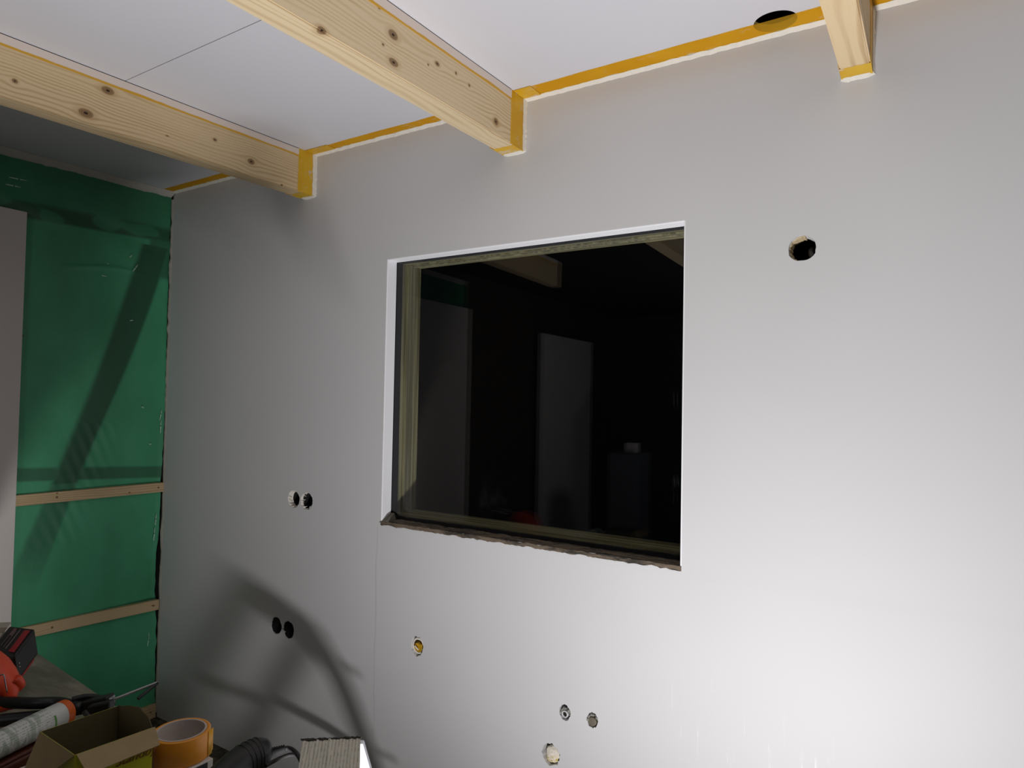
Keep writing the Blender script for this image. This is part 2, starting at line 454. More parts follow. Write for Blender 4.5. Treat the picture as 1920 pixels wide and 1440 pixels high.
b = bmesh.new(); hexa(b, [(WX0 - .006, D - .001, WZ0 - .004), (WX0 + .035, D + .0, WZ0 - .002), (WX0 + .03, GY, WZ0 + .006), (WX0, GY, WZ0 + .006),
                          (WX0 - .004, D - .001, WZ0 + .001), (WX0 + .03, D + .002, WZ0 + .008), (WX0 + .022, GY - .002, WZ0 + .026), (WX0 + .002, GY - .002, WZ0 + .026)])
obj('filler_lump', b, simple('grey_filler_lump', (120, 114, 102), .95, var=.3, scale=90, bump=.6), win)
# glazing unit
def ring_frame(name, x0, x1, z0, z1, wd, y0, y1, mat, bev=0.0):
    b = bmesh.new()
    box(b, (x0, y0, z0), (x0 + wd, y1, z1), bev); box(b, (x1 - wd, y0, z0), (x1, y1, z1), bev)
    box(b, (x0 + wd, y0, z0), (x1 - wd, y1, z0 + wd), bev); box(b, (x0 + wd, y0, z1 - wd), (x1 - wd, y1, z1), bev)
    return obj(name, b, mat, win)
gx0, gx1, gz0, gz1 = WX0 - .002, WX1 + .002, WZ0 + .002, WZ1 + .002
ring_frame('glazing_spacer', gx0, gx1, gz0 + .004, gz1, .006, GY + .003, GY + .033, M_BLACKG)
b = bmesh.new(); box(b, (gx0, GY - .002, WZ0 - .006), (gx1, GY + .003, WZ0 + .016)); obj('lower_gasket', b, M_BLACKG, win)
M_GLASS = NT('window_glass')
_n = M_GLASS; _fr = _n.t.nodes.new('ShaderNodeFresnel'); _fr.inputs[0].default_value = 1.5
_gg = _n.t.nodes.new('ShaderNodeNewGeometry'); _n.l(_n.math('MULTIPLY_ADD', _gg.outputs['Backfacing'], 1/1.5 - 1.5, 1.5), _fr.inputs[0])
_gl = _n.t.nodes.new('ShaderNodeBsdfGlossy'); _gl.inputs['Roughness'].default_value = 0.0
_tr = _n.t.nodes.new('ShaderNodeBsdfTransparent'); _tr.inputs[0].default_value = (.93, .95, .93, 1)
_mx = _n.t.nodes.new('ShaderNodeMixShader')
_n.l(_fr.outputs[0], _mx.inputs[0]); _n.l(_tr.outputs[0], _mx.inputs[1]); _n.l(_gl.outputs[0], _mx.inputs[2])
# faint dust and dried drips on the pane
_df = _n.t.nodes.new('ShaderNodeBsdfDiffuse'); _df.inputs[0].default_value = (.8, .8, .82, 1)
_d = _n.noise(_n.pos(), 5.5, 6, .75); _st = _n.noise(_n.pos((90, 1, 9)), 1, 4, .7)
_sp = _n.t.nodes.new('ShaderNodeSeparateXYZ'); _n.l(_n.pos(), _sp.inputs[0])
_low = _n.math('MULTIPLY', _n.ramp(_sp.outputs[2], 1.30, 1.08), _n.math('MULTIPLY', _n.ramp(_sp.outputs[0], -1.45, -1.25), _n.ramp(_sp.outputs[0], -.85, -1.05)))
_rgt = _n.math('MULTIPLY', _n.math('MULTIPLY', _n.ramp(_sp.outputs[0], -.635, -.62), _n.ramp(_sp.outputs[0], -.60, -.615)), _n.ramp(_st, .58, .72))
_dust = _n.math('ADD', _n.math('MULTIPLY', _low, _n.math('MULTIPLY', _n.ramp(_d, .5, .75), .014)), _n.math('MULTIPLY', _rgt, .012))
_m2 = _n.t.nodes.new('ShaderNodeMixShader'); _n.l(_dust, _m2.inputs[0]); _n.l(_mx.outputs[0], _m2.inputs[1]); _n.l(_df.outputs[0], _m2.inputs[2])
_n.l(_m2.outputs[0], _n.t.nodes['Material Output'].inputs[0]); M_GLASS = _n.m
for yy in (GY + .001, GY + .032):
    b = bmesh.new(); v = [b.verts.new(p) for p in ((gx0, yy, gz0), (gx1, yy, gz0), (gx1, yy, gz1), (gx0, yy, gz1))]; b.faces.new(v)
    obj('glass_pane', b, M_GLASS, win)
# timber box frame seen through the glass
M_FRAME = pine('weathered_frame_wood', light=(168, 160, 128), dark=(122, 114, 88), seed=3, freq=150)
def frame_wood(name, seed):
    m = NT(name); z = m.noise(m.pos((70, 70, 2.2)), 1.0, 4); h = m.noise(m.pos((2.2, 70, 70)), 1.0, 4)
    return m, z, h
_m = NT('frame_wood_upright'); _z = _m.noise(_m.pos((60, 60, 1.6)), 1, 4)
_m.col(_m.mix(_m.ramp(_z, .35, .62), lin((170, 160, 126)), lin((108, 100, 74)))).rough(.7)
_h = NT('frame_wood_flat'); _z = _h.noise(_h.pos((1.6, 60, 60)), 1, 4)
_h.col(_h.mix(_h.ramp(_z, .35, .62), lin((170, 160, 126)), lin((108, 100, 74)))).rough(.7)
y0, y1 = GY + .034, 1.968
for nm, lo, hi, mt in (('frame_jamb', (gx0 - .06, y0, gz0), (gx0 + .003, y1, gz1), _m.m), ('frame_jamb', (gx1 - .003, y0, gz0), (gx1 + .06, y1, gz1), _m.m),
                       ('frame_head', (gx0 - .06, y0, gz1 - .003), (gx1 + .06, y1, gz1 + .05), _h.m), ('frame_cill', (gx0 - .06, y0, gz0 - .05), (gx1 + .06, y1, gz0 + .019), _h.m)):
    b = bmesh.new(); box(b, lo, hi, .001, 1)
    # routed grooves run the length of each frame member
    obj(nm, b, mt, win)
for (a, c) in ((y0 + .028, .004), (y0 + .06, .003)):
    b = bmesh.new(); box(b, (gx0 + .003, a, gz0 + .006), (gx0 + .003 + c, a + .006, gz1 - .003)); box(b, (gx0 + .003, a, gz1 - .003 - c), (gx1 - .003, a + .006, gz1 - .003))
    obj('frame_bead', b, _m.m, win)

# ------------------------------------------------------------------ ceiling boards
ceil = bpy.data.objects.new('ceiling', None); COL.objects.link(ceil); ceil.location = (-.3, 0, 2.42); tag(ceil, kind='structure')
def board(x0, x1, y0, y1, th=.02):
    b = bmesh.new(); hexa(b, [(x0, y0, zc(y0)), (x1, y0, zc(y0)), (x1, y1, zc(y1)), (x0, y1, zc(y1)), (x0, y0, zc(y0) + th), (x1, y0, zc(y0) + th), (x1, y1, zc(y1) + th), (x0, y1, zc(y1) + th)])
    return obj('ceiling_board', b, M_CEIL, ceil, world=True)
bnds = [(-3.06, -2.083), (-2.083, -1.13), (-1.13, -.16), (-.16, 2.3)]
for i, (x0, x1) in enumerate(bnds):
    bd = board(x0, x1, 1.047 if i == 1 else 1.05, 1.84)
    if i == 2:
        bd.name = 'ceiling_board'
        b = bmesh.new(); A = []; B = []
        for k in range(48):
            t = 2 * PI * k / 48
            A.append(b.verts.new((-.336 + .0505 * math.cos(t), 1.716 + .048 * math.sin(t), 2.3))); B.append(b.verts.new((-.336 + .0505 * math.cos(t), 1.716 + .048 * math.sin(t), 2.6)))
        b.faces.new(A); b.faces.new(B[::-1])
        for k in range(48): b.faces.new([A[k], A[(k + 1) % 48], B[(k + 1) % 48], B[k]])
        boolean(bd, [obj('cutter', b, None, world=False)])
    board(x0, x1, .15, 1.0445 if i == 1 else 1.05)
b = bmesh.new(); hexa(b, [(-3.1, -3.2, 2.36), (2.3, -3.2, 2.36), (2.3, 1.85, zc(1.85) + .02), (-3.1, 1.85, zc(1.85) + .02), (-3.1, -3.2, 2.6), (2.3, -3.2, 2.6), (2.3, 1.85, 2.7), (-3.1, 1.85, 2.7)])
b.free()
b = bmesh.new(); box(b, (-3.1, -3.25, 2.46), (2.3, .30, 2.52)); obj('unlit_ceiling', b, simple('unlit_ceiling_dark', (40, 34, 26), .9), ceil)  # ceiling behind the camera painted dark where lamp light would not reach
b = bmesh.new(); lathe(b, [(.075, 0), (.075, .16), (0, .162)], (-.336, 1.716, zc(1.716) + .019), (0, 0, 1), 32)
obj('duct_cavity', b, M_DARK, ceil, smooth=True)
b = bmesh.new(); lathe(b, [(.0535, 0), (.0515, .006), (.0515, .05), (.056, .05)], (-.336, 1.716, zc(1.716) + .019), (0, 0, 1), 32)
b.free()
b = bmesh.new(); box(b, (-.40, 1.70, 2.46), (-.36, 1.73, 2.475)); obj('batten_glimpse', b, M_BROWNP, ceil)
# the dark slot above the visible board joint
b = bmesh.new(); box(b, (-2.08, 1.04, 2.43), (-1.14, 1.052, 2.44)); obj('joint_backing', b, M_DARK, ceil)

# ceiling-edge tape and the beige filler bead beside it
def strip(name, x0, x1, ya, yb, off, mat, parent, n=60, amp=.0015, seed=0, th=.0006, ragfar=0.0):
    b = bmesh.new(); rows = []
    for i in range(n + 1):
        x = x0 + (x1 - x0) * i / n
        wa = noise.noise(Vector((x * 9, seed, 1))) * amp; wb = noise.noise(Vector((x * 30, seed, 9))) * (amp + ragfar)
        A = ya + wa; B = yb + wb; m = (A + B) / 2
        rows.append([b.verts.new((x, A, zc(A) - off)), b.verts.new((x, m, zc(m) - off - .0006 - .0005 * noise.noise(Vector((x * 20, seed, 3))))), b.verts.new((x, B, zc(B) - off)),
                     b.verts.new((x, B, zc(B) - off + th)), b.verts.new((x, A, zc(A) - off + th))])
    for i in range(n):
        for j in range(5): b.faces.new([rows[i][j], rows[i + 1][j], rows[i + 1][(j + 1) % 5], rows[i][(j + 1) % 5]])
    b.faces.new(rows[0][::-1]); b.faces.new(rows[-1])
    return obj(name, b, mat, parent)
for i, (x0, x1, ya) in enumerate([(-3.012, -2.118, 1.722), (-2.047, -1.168, 1.724), (-1.090, -.194, 1.703), (-.125, 1.6, 1.707)]):
    strip('tape_strip', x0, x1, ya, 1.7655, .0012, M_TAPE, ceil, n=90, amp=.0035, seed=i * 3.3, ragfar=.002)
    # rough filler bead between tape and wall
    b = bmesh.new(); rows = []
    for k in range(121):
        x = x0 + (x1 - x0) * k / 120; q = noise.noise(Vector((x * 40, i, 2))); q2 = noise.noise(Vector((x * 15, i, 7)))
        yb = 1.7645 + q * .006 + q2 * .006
        rows.append([b.verts.new((x, yb, zc(yb) - .0008)), b.verts.new((x, 1.7735, zc(1.77) - .004 - q * .001)), b.verts.new((x, D - .0005, zc(D) - .008 - q * .002 - q2 * .001)), b.verts.new((x, D - .0005, zc(D) + .001))])
    for k in range(120):
        for j in range(3): b.faces.new([rows[k][j], rows[k + 1][j], rows[k + 1][j + 1], rows[k][j + 1]])
    obj('filler_bead', b, M_FILL, ceil)
# short shorter offcut of tape overlapping beside the middle and the left beam
strip('tape_strip', -1.090, -1.03, 1.700, 1.766, .0024, M_TAPE_B, ceil, n=8, amp=.001, seed=20)
strip('tape_strip', -2.047, -1.93, 1.720, 1.766, .0024, M_TAPE_B, ceil, n=8, amp=.001, seed=24)
strip('tape_strip', -1.30, -1.168, 1.724, 1.766, .0024, M_TAPE_B, ceil, n=8, amp=.001, seed=25)

# ------------------------------------------------------------------ beams
KN2 = [(1.169, 2.339, .016, .011), (1.173, 2.274, .016, .009), (1.336, 2.343, .009, .006), (1.612, 2.293, .011, .010), (.954, 2.245, .012, .007),
       (1.565, 2.231, .012, .005), (1.149, 2.228, .02, .006), (1.136, 2.300, .004, .003), (1.30, 2.325, .003, .003), (1.477, 2.345, .004, .004), (1.12, 2.38, .005, .004), (1.416, 2.353, .004, .004)]
KN1 = [(.998, 2.360, .018, .011), (.941, 2.272, .020, .012), (1.344, 2.334, .007, .005), (1.486, 2.305, .014, .010), (.766, 2.291, .007, .006), (1.18, 2.29, .005, .002), (1.62, 2.26, .004, .003)]
MB1 = pine('pine_left_beam', KN1, -2.049, seed=1.7, freq=560, light=(214, 190, 150), dark=(188, 158, 114), pitch=.0207)
MB2 = pine('pine_middle_beam', KN2, -1.092, seed=4.1, freq=560, light=(220, 199, 162), dark=(196, 170, 128), pitch=.0207)
MB3 = pine('pine_right_beam', [(1.0, 2.33, .01, .008)], seed=8.6, freq=360, light=(222, 198, 158), dark=(180, 146, 102), pitch=.0207)
def tape_paint(name):
    m = NT(name); g = m.t.nodes.new('ShaderNodeNewGeometry'); sp = m.t.nodes.new('ShaderNodeSeparateXYZ'); m.l(g.outputs['Position'], sp.inputs[0])
    zz = m.math('MULTIPLY_ADD', sp.outputs[1], -.0207, sp.outputs[2])     # height below ceiling, ceiling at zc(0)
    d = m.math('SUBTRACT', zc(0), zz)
    nz = m.noise(m.pos((60, 5, 60)), 1, 4, .7)
    d = m.math('MULTIPLY_ADD', m.math('SUBTRACT', nz, .5), .012, d)
    k = m.ramp(d, .026, .0235)
    c = m.mix(k, lin((208, 158, 40)), lin((222, 208, 196)))
    m.col(c).rough(.6); return m.m
M_EDGE_TAPE = tape_paint('tape_skimmed_with_filler')
def beam(x0, x1, zb, mat, label, y_near, extra=True):
    h = zc(D) - zb; xm = (x0 + x1) / 2
    t = thing('ceiling_beam', label, 'beam', (xm, D, zb))
    def Zb(y): return zc(y) - h
    b = bmesh.new()
    vs = hexa(b, [(x0, y_near, Zb(y_near)), (x1, y_near, Zb(y_near)), (x1, D + .0, Zb(D)), (x0, D + .0, Zb(D)), (x0, y_near, zc(y_near) + .002), (x1, y_near, zc(y_near) + .002), (x1, D, zc(D) + .002), (x0, D, zc(D) + .002)])
    es = [e_ for e_ in b.edges if abs(e_.verts[0].co.x - e_.verts[1].co.x) < 1e-6 and abs(e_.verts[0].co.y - e_.verts[1].co.y) > .1 and e_.verts[0].co.z < 2.32]
    bmesh.ops.bevel(b, geom=es, offset=.003, segments=2, affect='EDGES')
    obj('timber', b, mat, t)
    # tape wrapped round three sides at the wall end
    e = .0009
    for side in (0, 1, 2):
        b = bmesh.new(); n = 24; rows = []
        for k in range(n + 1):
            u = k / n; q = noise.noise(Vector((u * 4, x0 * 10, side * 4))) * .0015; q2 = noise.noise(Vector((u * 9, x0 * 7, side * 2 + 9))) * .006
            ya = 1.692 + q + (.018 if side == 1 else 0); yb = 1.7655 + q2 - (.004 if side != 1 else -.003)
            if side == 0 or side == 2:
                x = x1 + e if side == 0 else x0 - e; s = 1 if side == 0 else -1
                z1, z0 = zc(ya), Zb(ya) - e
                z = z0 + (z1 - z0) * u
                rows.append([b.verts.new((x, ya, z)), b.verts.new((x, yb, z)), b.verts.new((x - s * .0008, yb, z)), b.verts.new((x - s * .0008, ya, z))])
            else:
                x = x0 - e + (x1 - x0 + 2 * e) * u
                rows.append([b.verts.new((x, ya, Zb(ya) - e)), b.verts.new((x, yb, Zb(yb) - e)), b.verts.new((x, yb, Zb(yb) - e + .0008)), b.verts.new((x, ya, Zb(ya) - e + .0008))])
        for k in range(n):
            for j in range(4): b.faces.new([rows[k][j], rows[k + 1][j], rows[k + 1][(j + 1) % 4], rows[k][(j + 1) % 4]])
        b.faces.new(rows[0][::-1]); b.faces.new(rows[-1])
        obj('tape_wrap', b, M_TAPE_B, t)
    # filler collar where the beam meets the wall
    b = bmesh.new(); path = []
    for k in range(20): path.append((x0, zb + (zc(D) - zb) * (1 - k / 19), -1, 0))
    for k in range(1, 10): path.append((x0 + (x1 - x0) * k / 10, zb, 0, -1))
    for k in range(20): path.append((x1, zb + (zc(D) - zb) * (k / 19), 1, 0))
    rows = []
    for k, (x, z, nx, nz) in enumerate(path):
        q = noise.noise(Vector((k * .7, x0 * 5, 3))) * .0035; g = .0042 + abs(noise.noise(Vector((k * .5, 8, x0)))) * .004
        rows.append([b.verts.new((x + nx * .0012, 1.761 + q, z + nz * .0012)), b.verts.new((x + nx * .0028, 1.771, z + nz * .0028)), b.verts.new((x + nx * g, D - .0006, z + nz * g)), b.verts.new((x, D - .0006, z))])
    for k in range(len(rows) - 1):
        for j in range(3): b.faces.new([rows[k][j], rows[k + 1][j], rows[k + 1][j + 1], rows[k][j + 1]])
    obj('filler_collar', b, M_FILL, t)
    # long tape band under the ceiling on both sides, skimmed white except its lower edge
    for s, x in ((1, x1), (-1, x0)):
        b = bmesh.new(); rows = []; n = 70
        for k in range(n + 1):
            y = y_near + (1.693 - y_near) * k / n; d = .031 + noise.noise(Vector((y * 6, x, 1))) * .0012
            rows.append([b.verts.new((x + s * .0014, y, zc(y) - .0022)), b.verts.new((x + s * .0008, y, zc(y) - d)), b.verts.new((x, y, zc(y) - d)), b.verts.new((x, y, zc(y) - .0022))])
        for k in range(n):
            for j in range(4): b.faces.new([rows[k][j], rows[k + 1][j], rows[k + 1][(j + 1) % 4], rows[k][(j + 1) % 4]])
        obj('edge_tape', b, M_EDGE_TAPE, t)
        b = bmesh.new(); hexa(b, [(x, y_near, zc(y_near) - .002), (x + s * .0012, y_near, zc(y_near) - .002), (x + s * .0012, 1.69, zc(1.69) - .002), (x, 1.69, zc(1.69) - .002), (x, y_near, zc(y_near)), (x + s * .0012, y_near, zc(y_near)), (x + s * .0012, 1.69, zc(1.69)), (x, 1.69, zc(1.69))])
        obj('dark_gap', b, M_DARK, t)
    return t
beam(-2.116, -2.049, 2.260, MB1, 'pine ceiling beam nearest the green corner, darkest and most knotty, taped at its wall end', -.1)
beam(-1.166, -1.092, 2.259, MB2, 'pine ceiling beam in the middle, above the window, ending in an orange tape wrap', -.1)
beam(-.192, -.127, 2.265, MB3, 'pine beam end at the top right, beside the round ceiling hole', -.1)

# ------------------------------------------------------------------ other walls, floor
b = bmesh.new(); box(b, (-3.15, -3.2, -.06), (2.3, D + .1, 0)); tag(obj('floor', b, M_FLOOR, world=False), kind='structure')
b = bmesh.new(); box(b, (2.2, -3.2, 0), (2.3, D + .045, 2.44)); tag(obj('wall_right', b, M_GREYW, world=False), kind='structure')
b = bmesh.new(); box(b, (-3.15, -3.3, 0), (2.3, -3.2, 2.44)); tag(obj('wall_near', b, M_GREYW, world=False), kind='structure')
# left wall: dark board behind, green vapour-barrier foil in front
b = bmesh.new(); box(b, (-3.15, -3.2, 0), (-3.075, D + .045, 2.46)); wl = obj('wall_left', b, M_BROWNP, world=False); tag(wl, kind='structure')

def foil_bulge(y, z):
    v = .007 * noise.noise(Vector((y * 3.1, z * 2.3, 1.5)))
    for zb in (1.05, .522, .03):                        # held down by the battens
        v -= 0.0 * math.exp(-((z - zb) / .05) ** 2)
    # pillow falls away toward the corner, so battens throw a wedge of shadow there
    v -= .022 * max(0, min(1, (y - 1.25) / .5)) * math.exp(-((z - .62) / .16) ** 2)
    # drawn crease from the brace to the board at z 2.0
    v += .008 * math.exp(-((z - (2.005 + .02 * math.sin(y * 9))) / .010) ** 2) * (math.sin((y - 1.3) / .36 * PI) if 1.3 < y < 1.66 else 0)
    # fanned creases where the brace meets the batten
    if .85 < z < 1.35 and y < 1.62: v += .0022 * math.sin((z * 1.0 + y * 2.2) * 60) * math.exp(-((y - 1.42 + (1.1 - z) * .3) / .09) ** 2)
    if z > 2.12: v += .006 * math.sin(y * 14 + z * 30) * math.exp(-((z - 2.2) / .05) ** 2)
    return v
def band(y, z):
    """how dark the timber behind shows through the foil, 0..1"""
    def ss(a, lo, hi): t = max(0, min(1, (a - lo) / (hi - lo))); return t * t * (3 - 2 * t)
    k = 0
    # diagonal brace
    yl = 1.205 + (z - .8) * (1.607 - 1.205) / (1.996 - .8) + .018 * math.sin((z - .8) * 2.6)
    wdt = .105 + .015 * math.sin(z * 4)
    if z < 2.16:
        s_l = ss(y, yl - .020, yl + .010); s_r = 1 - ss(y, yl + wdt - .006, yl + wdt + .012)
        k = max(k, s_l * s_r * (.85 if z > 1.1 else .62) * ss(z, .62, .9))
    # post in the corner
    k = max(k, .65 * ss(y, 1.675, 1.69) * ss(z, 2.0, 2.03) * (1 - ss(z, 2.19, 2.2)))
    # top plate
    tl = 2.16 + (y - 1.1) * .045
    k = max(k, .38 * ss(z, tl - .01, tl + .005))
    pt = ss(noise.noise(Vector((y * 9, z * 16, 31))), .05, .3)
    k = max(k, (.80 - .55 * pt) * ss(z, tl - .01, tl + .005) * (1 - ss(z, tl + .05, tl + .085)))
    # rail above the upper batten
    rl = 1.155 - (y - 1.19) * .055
    k = max(k, .7 * ss(z, rl - .035, rl - .025) * (1 - ss(z, rl + .015, rl + .03)))
    k += .10 * noise.noise(Vector((y * 5, z * 3, 8)))
    return max(0, min(1, k))
b = bmesh.new(); cl = b.loops.layers.float_color.new('band')
NY, NZ = 200, 500; grid = []
for i in range(NY + 1):
    r = []
    for j in range(NZ + 1):
        z = 0.0 + 2.40 * j / NZ
        ymax = 1.772 + .004 * noise.noise(Vector((z * 22, 3, 3))) - (.006 * max(0, noise.noise(Vector((z * 6, 5, 1)))) if z < 1.4 else -.004)
        u = i / NY; y = -.44 + (ymax + .44) * (u ** .6)
        curl = .012 * max(0, (u - .985) / .015) * (1 if z < 1.4 else .3)
        r.append(b.verts.new((XL - .012 + foil_bulge(y, z) + curl * .3, y, z)))
    grid.append(r)
for i in range(NY):
    for j in range(NZ):
        f = b.faces.new([grid[i][j], grid[i + 1][j], grid[i + 1][j + 1], grid[i][j + 1]])
        for lp in f.loops:
            k = band(lp.vert.co.y, lp.vert.co.z); lp[cl] = (k, k, k, 1)
m = NT('green_vapour_foil'); at_ = m.t.nodes.new('ShaderNodeAttribute'); at_.attribute_name = 'band'
nz = m.noise(m.pos((3, 3, 2)), 1.2, 3); cr = m.noise(m.pos((30, 30, 12)), 1, 4, .65)
c = m.mix(m.ramp(nz, .3, .7), lin((62, 142, 100)), lin((72, 158, 116)))
c = m.mix(m.sv and at_.outputs['Fac'], c, lin((36, 72, 50)))
sc = m.noise(m.pos((1, 26, 60)), 2.0, 5, .8); sy = m.t.nodes.new('ShaderNodeSeparateXYZ'); m.l(m.pos(), sy.inputs[0])
scz = m.math('MULTIPLY', m.ramp(sc, .66, .72), m.ramp(sy.outputs[1], 1.45, 1.76, .25, .9))
c = m.mix(scz, c, lin((150, 196, 170)))
m.col(c).rough(.42); m.bump(cr, .35, .004); m.b.inputs['Specular IOR Level'].default_value = .45
foil = obj('vapour_foil', b, m.m, wl, smooth=True)
# whitish drag marks of filler on the foil
b = bmesh.new(); rnd = random.Random(3)
for (y, z, l, a) in [(1.60, 2.02, .04, 1.0), (1.585, 2.08, .015, .9), (1.595, 1.80, .015, .3), (1.49, 2.035, .008, .1), (1.66, 1.42, .012, -.5), (1.70, 1.25, .01, 0), (1.745, 1.36, .05, 1.4), (1.75, 1.30, .06, 1.55), (1.74, .88, .05, 1.5), (1.735, .81, .06, 1.5), (1.74, .36, .03, 1.6), (1.735, .33, .05, 1.45), (1.74, .12, .03, 1.5), (1.12, 2.30, .06, .05), (1.11, 2.27, .05, .03), (1.47, 1.98, .02, -.1)]:
    d = Vector((0, math.cos(a), math.sin(a))); s = Vector((0, -math.sin(a), math.cos(a))) * .0022
    p = Vector((XL + .006 - (.02 if z < .75 else 0), y, z)); hexa(b, [p - s * .6, p + d * l * .5 - s, p + d * l * .5 + s, p + s * .5, p - s * .6 + Vector((.001, 0, 0)), p + d * l * .5 - s + Vector((.001, 0, 0)), p + d * l * .5 + s + Vector((.001, 0, 0)), p + s * .5 + Vector((.001, 0, 0))])
    hexa(b, [p + d * l * .6 - s * .7, p + d * l, p + d * l + s * .4, p + d * l * .6 + s, p + d * l * .6 - s * .7 + Vector((.001, 0, 0)), p + d * l + Vector((.001, 0, 0)), p + d * l + s * .4 + Vector((.001, 0, 0)), p + d * l * .6 + s + Vector((.001, 0, 0))])
tag(obj('filler_smear', b, simple('pale_smear', (190, 216, 200), .8), wl), kind='stuff')
# white filler bead at foil / ceiling and ragged plaster rim in the vertical corner
b = bmesh.new(); rows = []
for k in range(121):
    y = -.4 + 2.175 * k / 120; q = noise.noise(Vector((y * 18, 2, 2))); q2 = noise.noise(Vector((y * 50, 4, 2)))
    rows.append([b.verts.new((XL + .020 + q * .004, y, zc(y) - .001)), b.verts.new((XL + .008, y, zc(y) - .014 - q * .004)), b.verts.new((XL - .006, y, zc(y) - .022 - q * .009 - q2 * .004)), b.verts.new((XL - .03, y, zc(y) - .03))])
for k in range(120):
    for j in range(3): b.faces.new([rows[k][j], rows[k + 1][j], rows[k + 1][j + 1], rows[k][j + 1]])
obj('filler_bead', b, simple('grey_white_filler', (196, 190, 180), .85, var=.1, scale=80, bump=.4), wl, smooth=True)
b = bmesh.new(); rows = []; NK = 200
for k in range(NK + 1):
    z = .02 + 2.37 * k / NK; q = noise.noise(Vector((z * 30, 12, 2))); q2 = noise.noise(Vector((z * 9, 14, 2)))
    wv = max(.0008, .005 + q * .004 + q2 * .004) if z > 1.45 else max(.0006, .0035 + q2 * .005 + q * .002)
    rows.append([b.verts.new((XL + .004, D - .0005, z)), b.verts.new((XL + .001, D - .002 - wv * .3, z)), b.verts.new((XL - .006, D - .001 - wv, z)), b.verts.new((XL - .01, D, z))])
for k in range(NK):
    for j in range(3): b.faces.new([rows[k][j], rows[k + 1][j], rows[k + 1][j + 1], rows[k][j + 1]])
obj('corner_filler', b, simple('corner_plaster', (176, 172, 160), .9, var=.12, scale=80, bump=.5), wl)
b = bmesh.new(); box(b, (-3.075, D - .0005, 0), (XL - .0005, D + .045, 2.44)); obj('corner_gap_dark', b, M_DARK, wl)  # near-black backing paints the dark of the gap beside the foil edge

# battens
MBT = pine('batten_pine', [(1.33, 1.067, .004, .003), (1.74, .515, .004, .003), (1.62, 1.04, .005, .003)], seed=2.2, freq=700, light=(196, 172, 134), dark=(170, 144, 104))
def batten(zl, zr, h, yl, yr, label, x1=XL + .004):
    b = bmesh.new(); x0 = x1 - .022
    hexa(b, [(x0, yl, zl), (x1, yl, zl), (x1, yr, zr), (x0, yr, zr), (x0, yl, zl + h), (x1, yl, zl + h), (x1, yr, zr + h), (x0, yr, zr + h)])
    bmesh.ops.bevel(b, geom=b.edges[:], offset=.0015, segments=1, affect='EDGES')
    t = thing('wall_batten', label, 'batten', (x1 - .011, (yl + yr) / 2, min(zl, zr)))
    obj('lath', b, MBT, t)
    ys = yr - .025
    for yy in (ys, 1.33 if yl < 1.3 else 1.5):
        if yy > yr: continue
        zz = zl + (zr - zl) * (yy - yl) / (yr - yl) + h * .5
        s = bmesh.new(); lathe(s, [(0, -.0004), (.0012, -.0003), (.0015, .0004), (.004, .0009), (.0043, 0)], (x1, yy, zz), (1, 0, 0), 12); obj('screw', s, M_SCREW, t)
M_SCREW = simple('dark_screw', (92, 78, 58), .5, .6)
batten(1.033, 1.028, .043, .6, 1.776, 'upper thin pine batten crossing the green foil at mid height')
batten(.519, .489, .046, .9, 1.772, 'lower thin pine batten crossing the green foil just above the red and black drill')
batten(.0, .0, .062, 1.0, 1.774, 'lowest pine batten on the floor line in the corner, half hidden by the yellow box')

# white board covering the left part of the wall
b = bmesh.new(); box(b, (XL + .0045, -.44, .0), (XL + .0225, 1.179, 2.177), .001, 1)
t_ = thing('wall_board', 'tall white board covering the left end of the green foil wall', 'board', (XL + .012, .37, 0))
obj('panel', b, M_WHITE, t_)
for (y, z, r) in ((1.181, 1.983, .0025), (1.1805, 1.695, .0055), (1.181, 1.72, .002), (1.181, 2.05, .002)):
    b = bmesh.new(); bmesh.ops.create_icosphere(b, subdivisions=2, radius=r, matrix=Matrix.Translation((XL + .012, y, z)))
    for v in b.verts: v.co += noise.noise_vector(v.co * 300) * r * .5
    obj('glue_blob', b, M_SCREW, t_, smooth=True)

# ------------------------------------------------------------------ things behind the camera that the glass mirrors
t_ = thing('door_leaf', 'plain white door leaf on the left wall, seen mirrored in the window glass', 'door', (XL + .03, -2.04, 0))
b = bmesh.new(); box(b, (XL - .0, -2.55, .0), (XL + .04, -1.53, 2.1), .002, 1); obj('leaf', b, M_WHITE, t_)
b = bmesh.new(); box(b, (XL + .04, -2.46, .1), (XL + .043, -1.62, 2.0), .002, 1); obj('door_field', b, M_WHITE, t_)
t_ = thing('grey_cabinet', 'slim dark grey cabinet behind the photographer, seen mirrored in the window glass', 'cabinet', (-2.18, -1.62, 0))
b = bmesh.new(); box(b, (-2.32, -1.78, .06), (-2.05, -1.52, 1.07), .004, 1); obj('body', b, simple('mid_grey_lacquer', (92, 92, 96), .5), t_)
b = bmesh.new(); box(b, (-2.30, -1.76, 0), (-2.07, -1.55, .06)); obj('plinth', b, M_BLACK, t_)
b = bmesh.new(); box(b, (-2.31, -1.52, .08), (-2.06, -1.502, 1.06), .002, 1); obj('cabinet_door', b, simple('grey_lacquer_front', (110, 110, 114), .5), t_)
b = bmesh.new(); box(b, (-2.20, -1.68, 1.0705), (-2.11, -1.58, 1.15), .004, 2); tag(obj('small_box', b, M_WHITE), 'small white box on the grey cabinet, mirrored in the window glass', 'box')

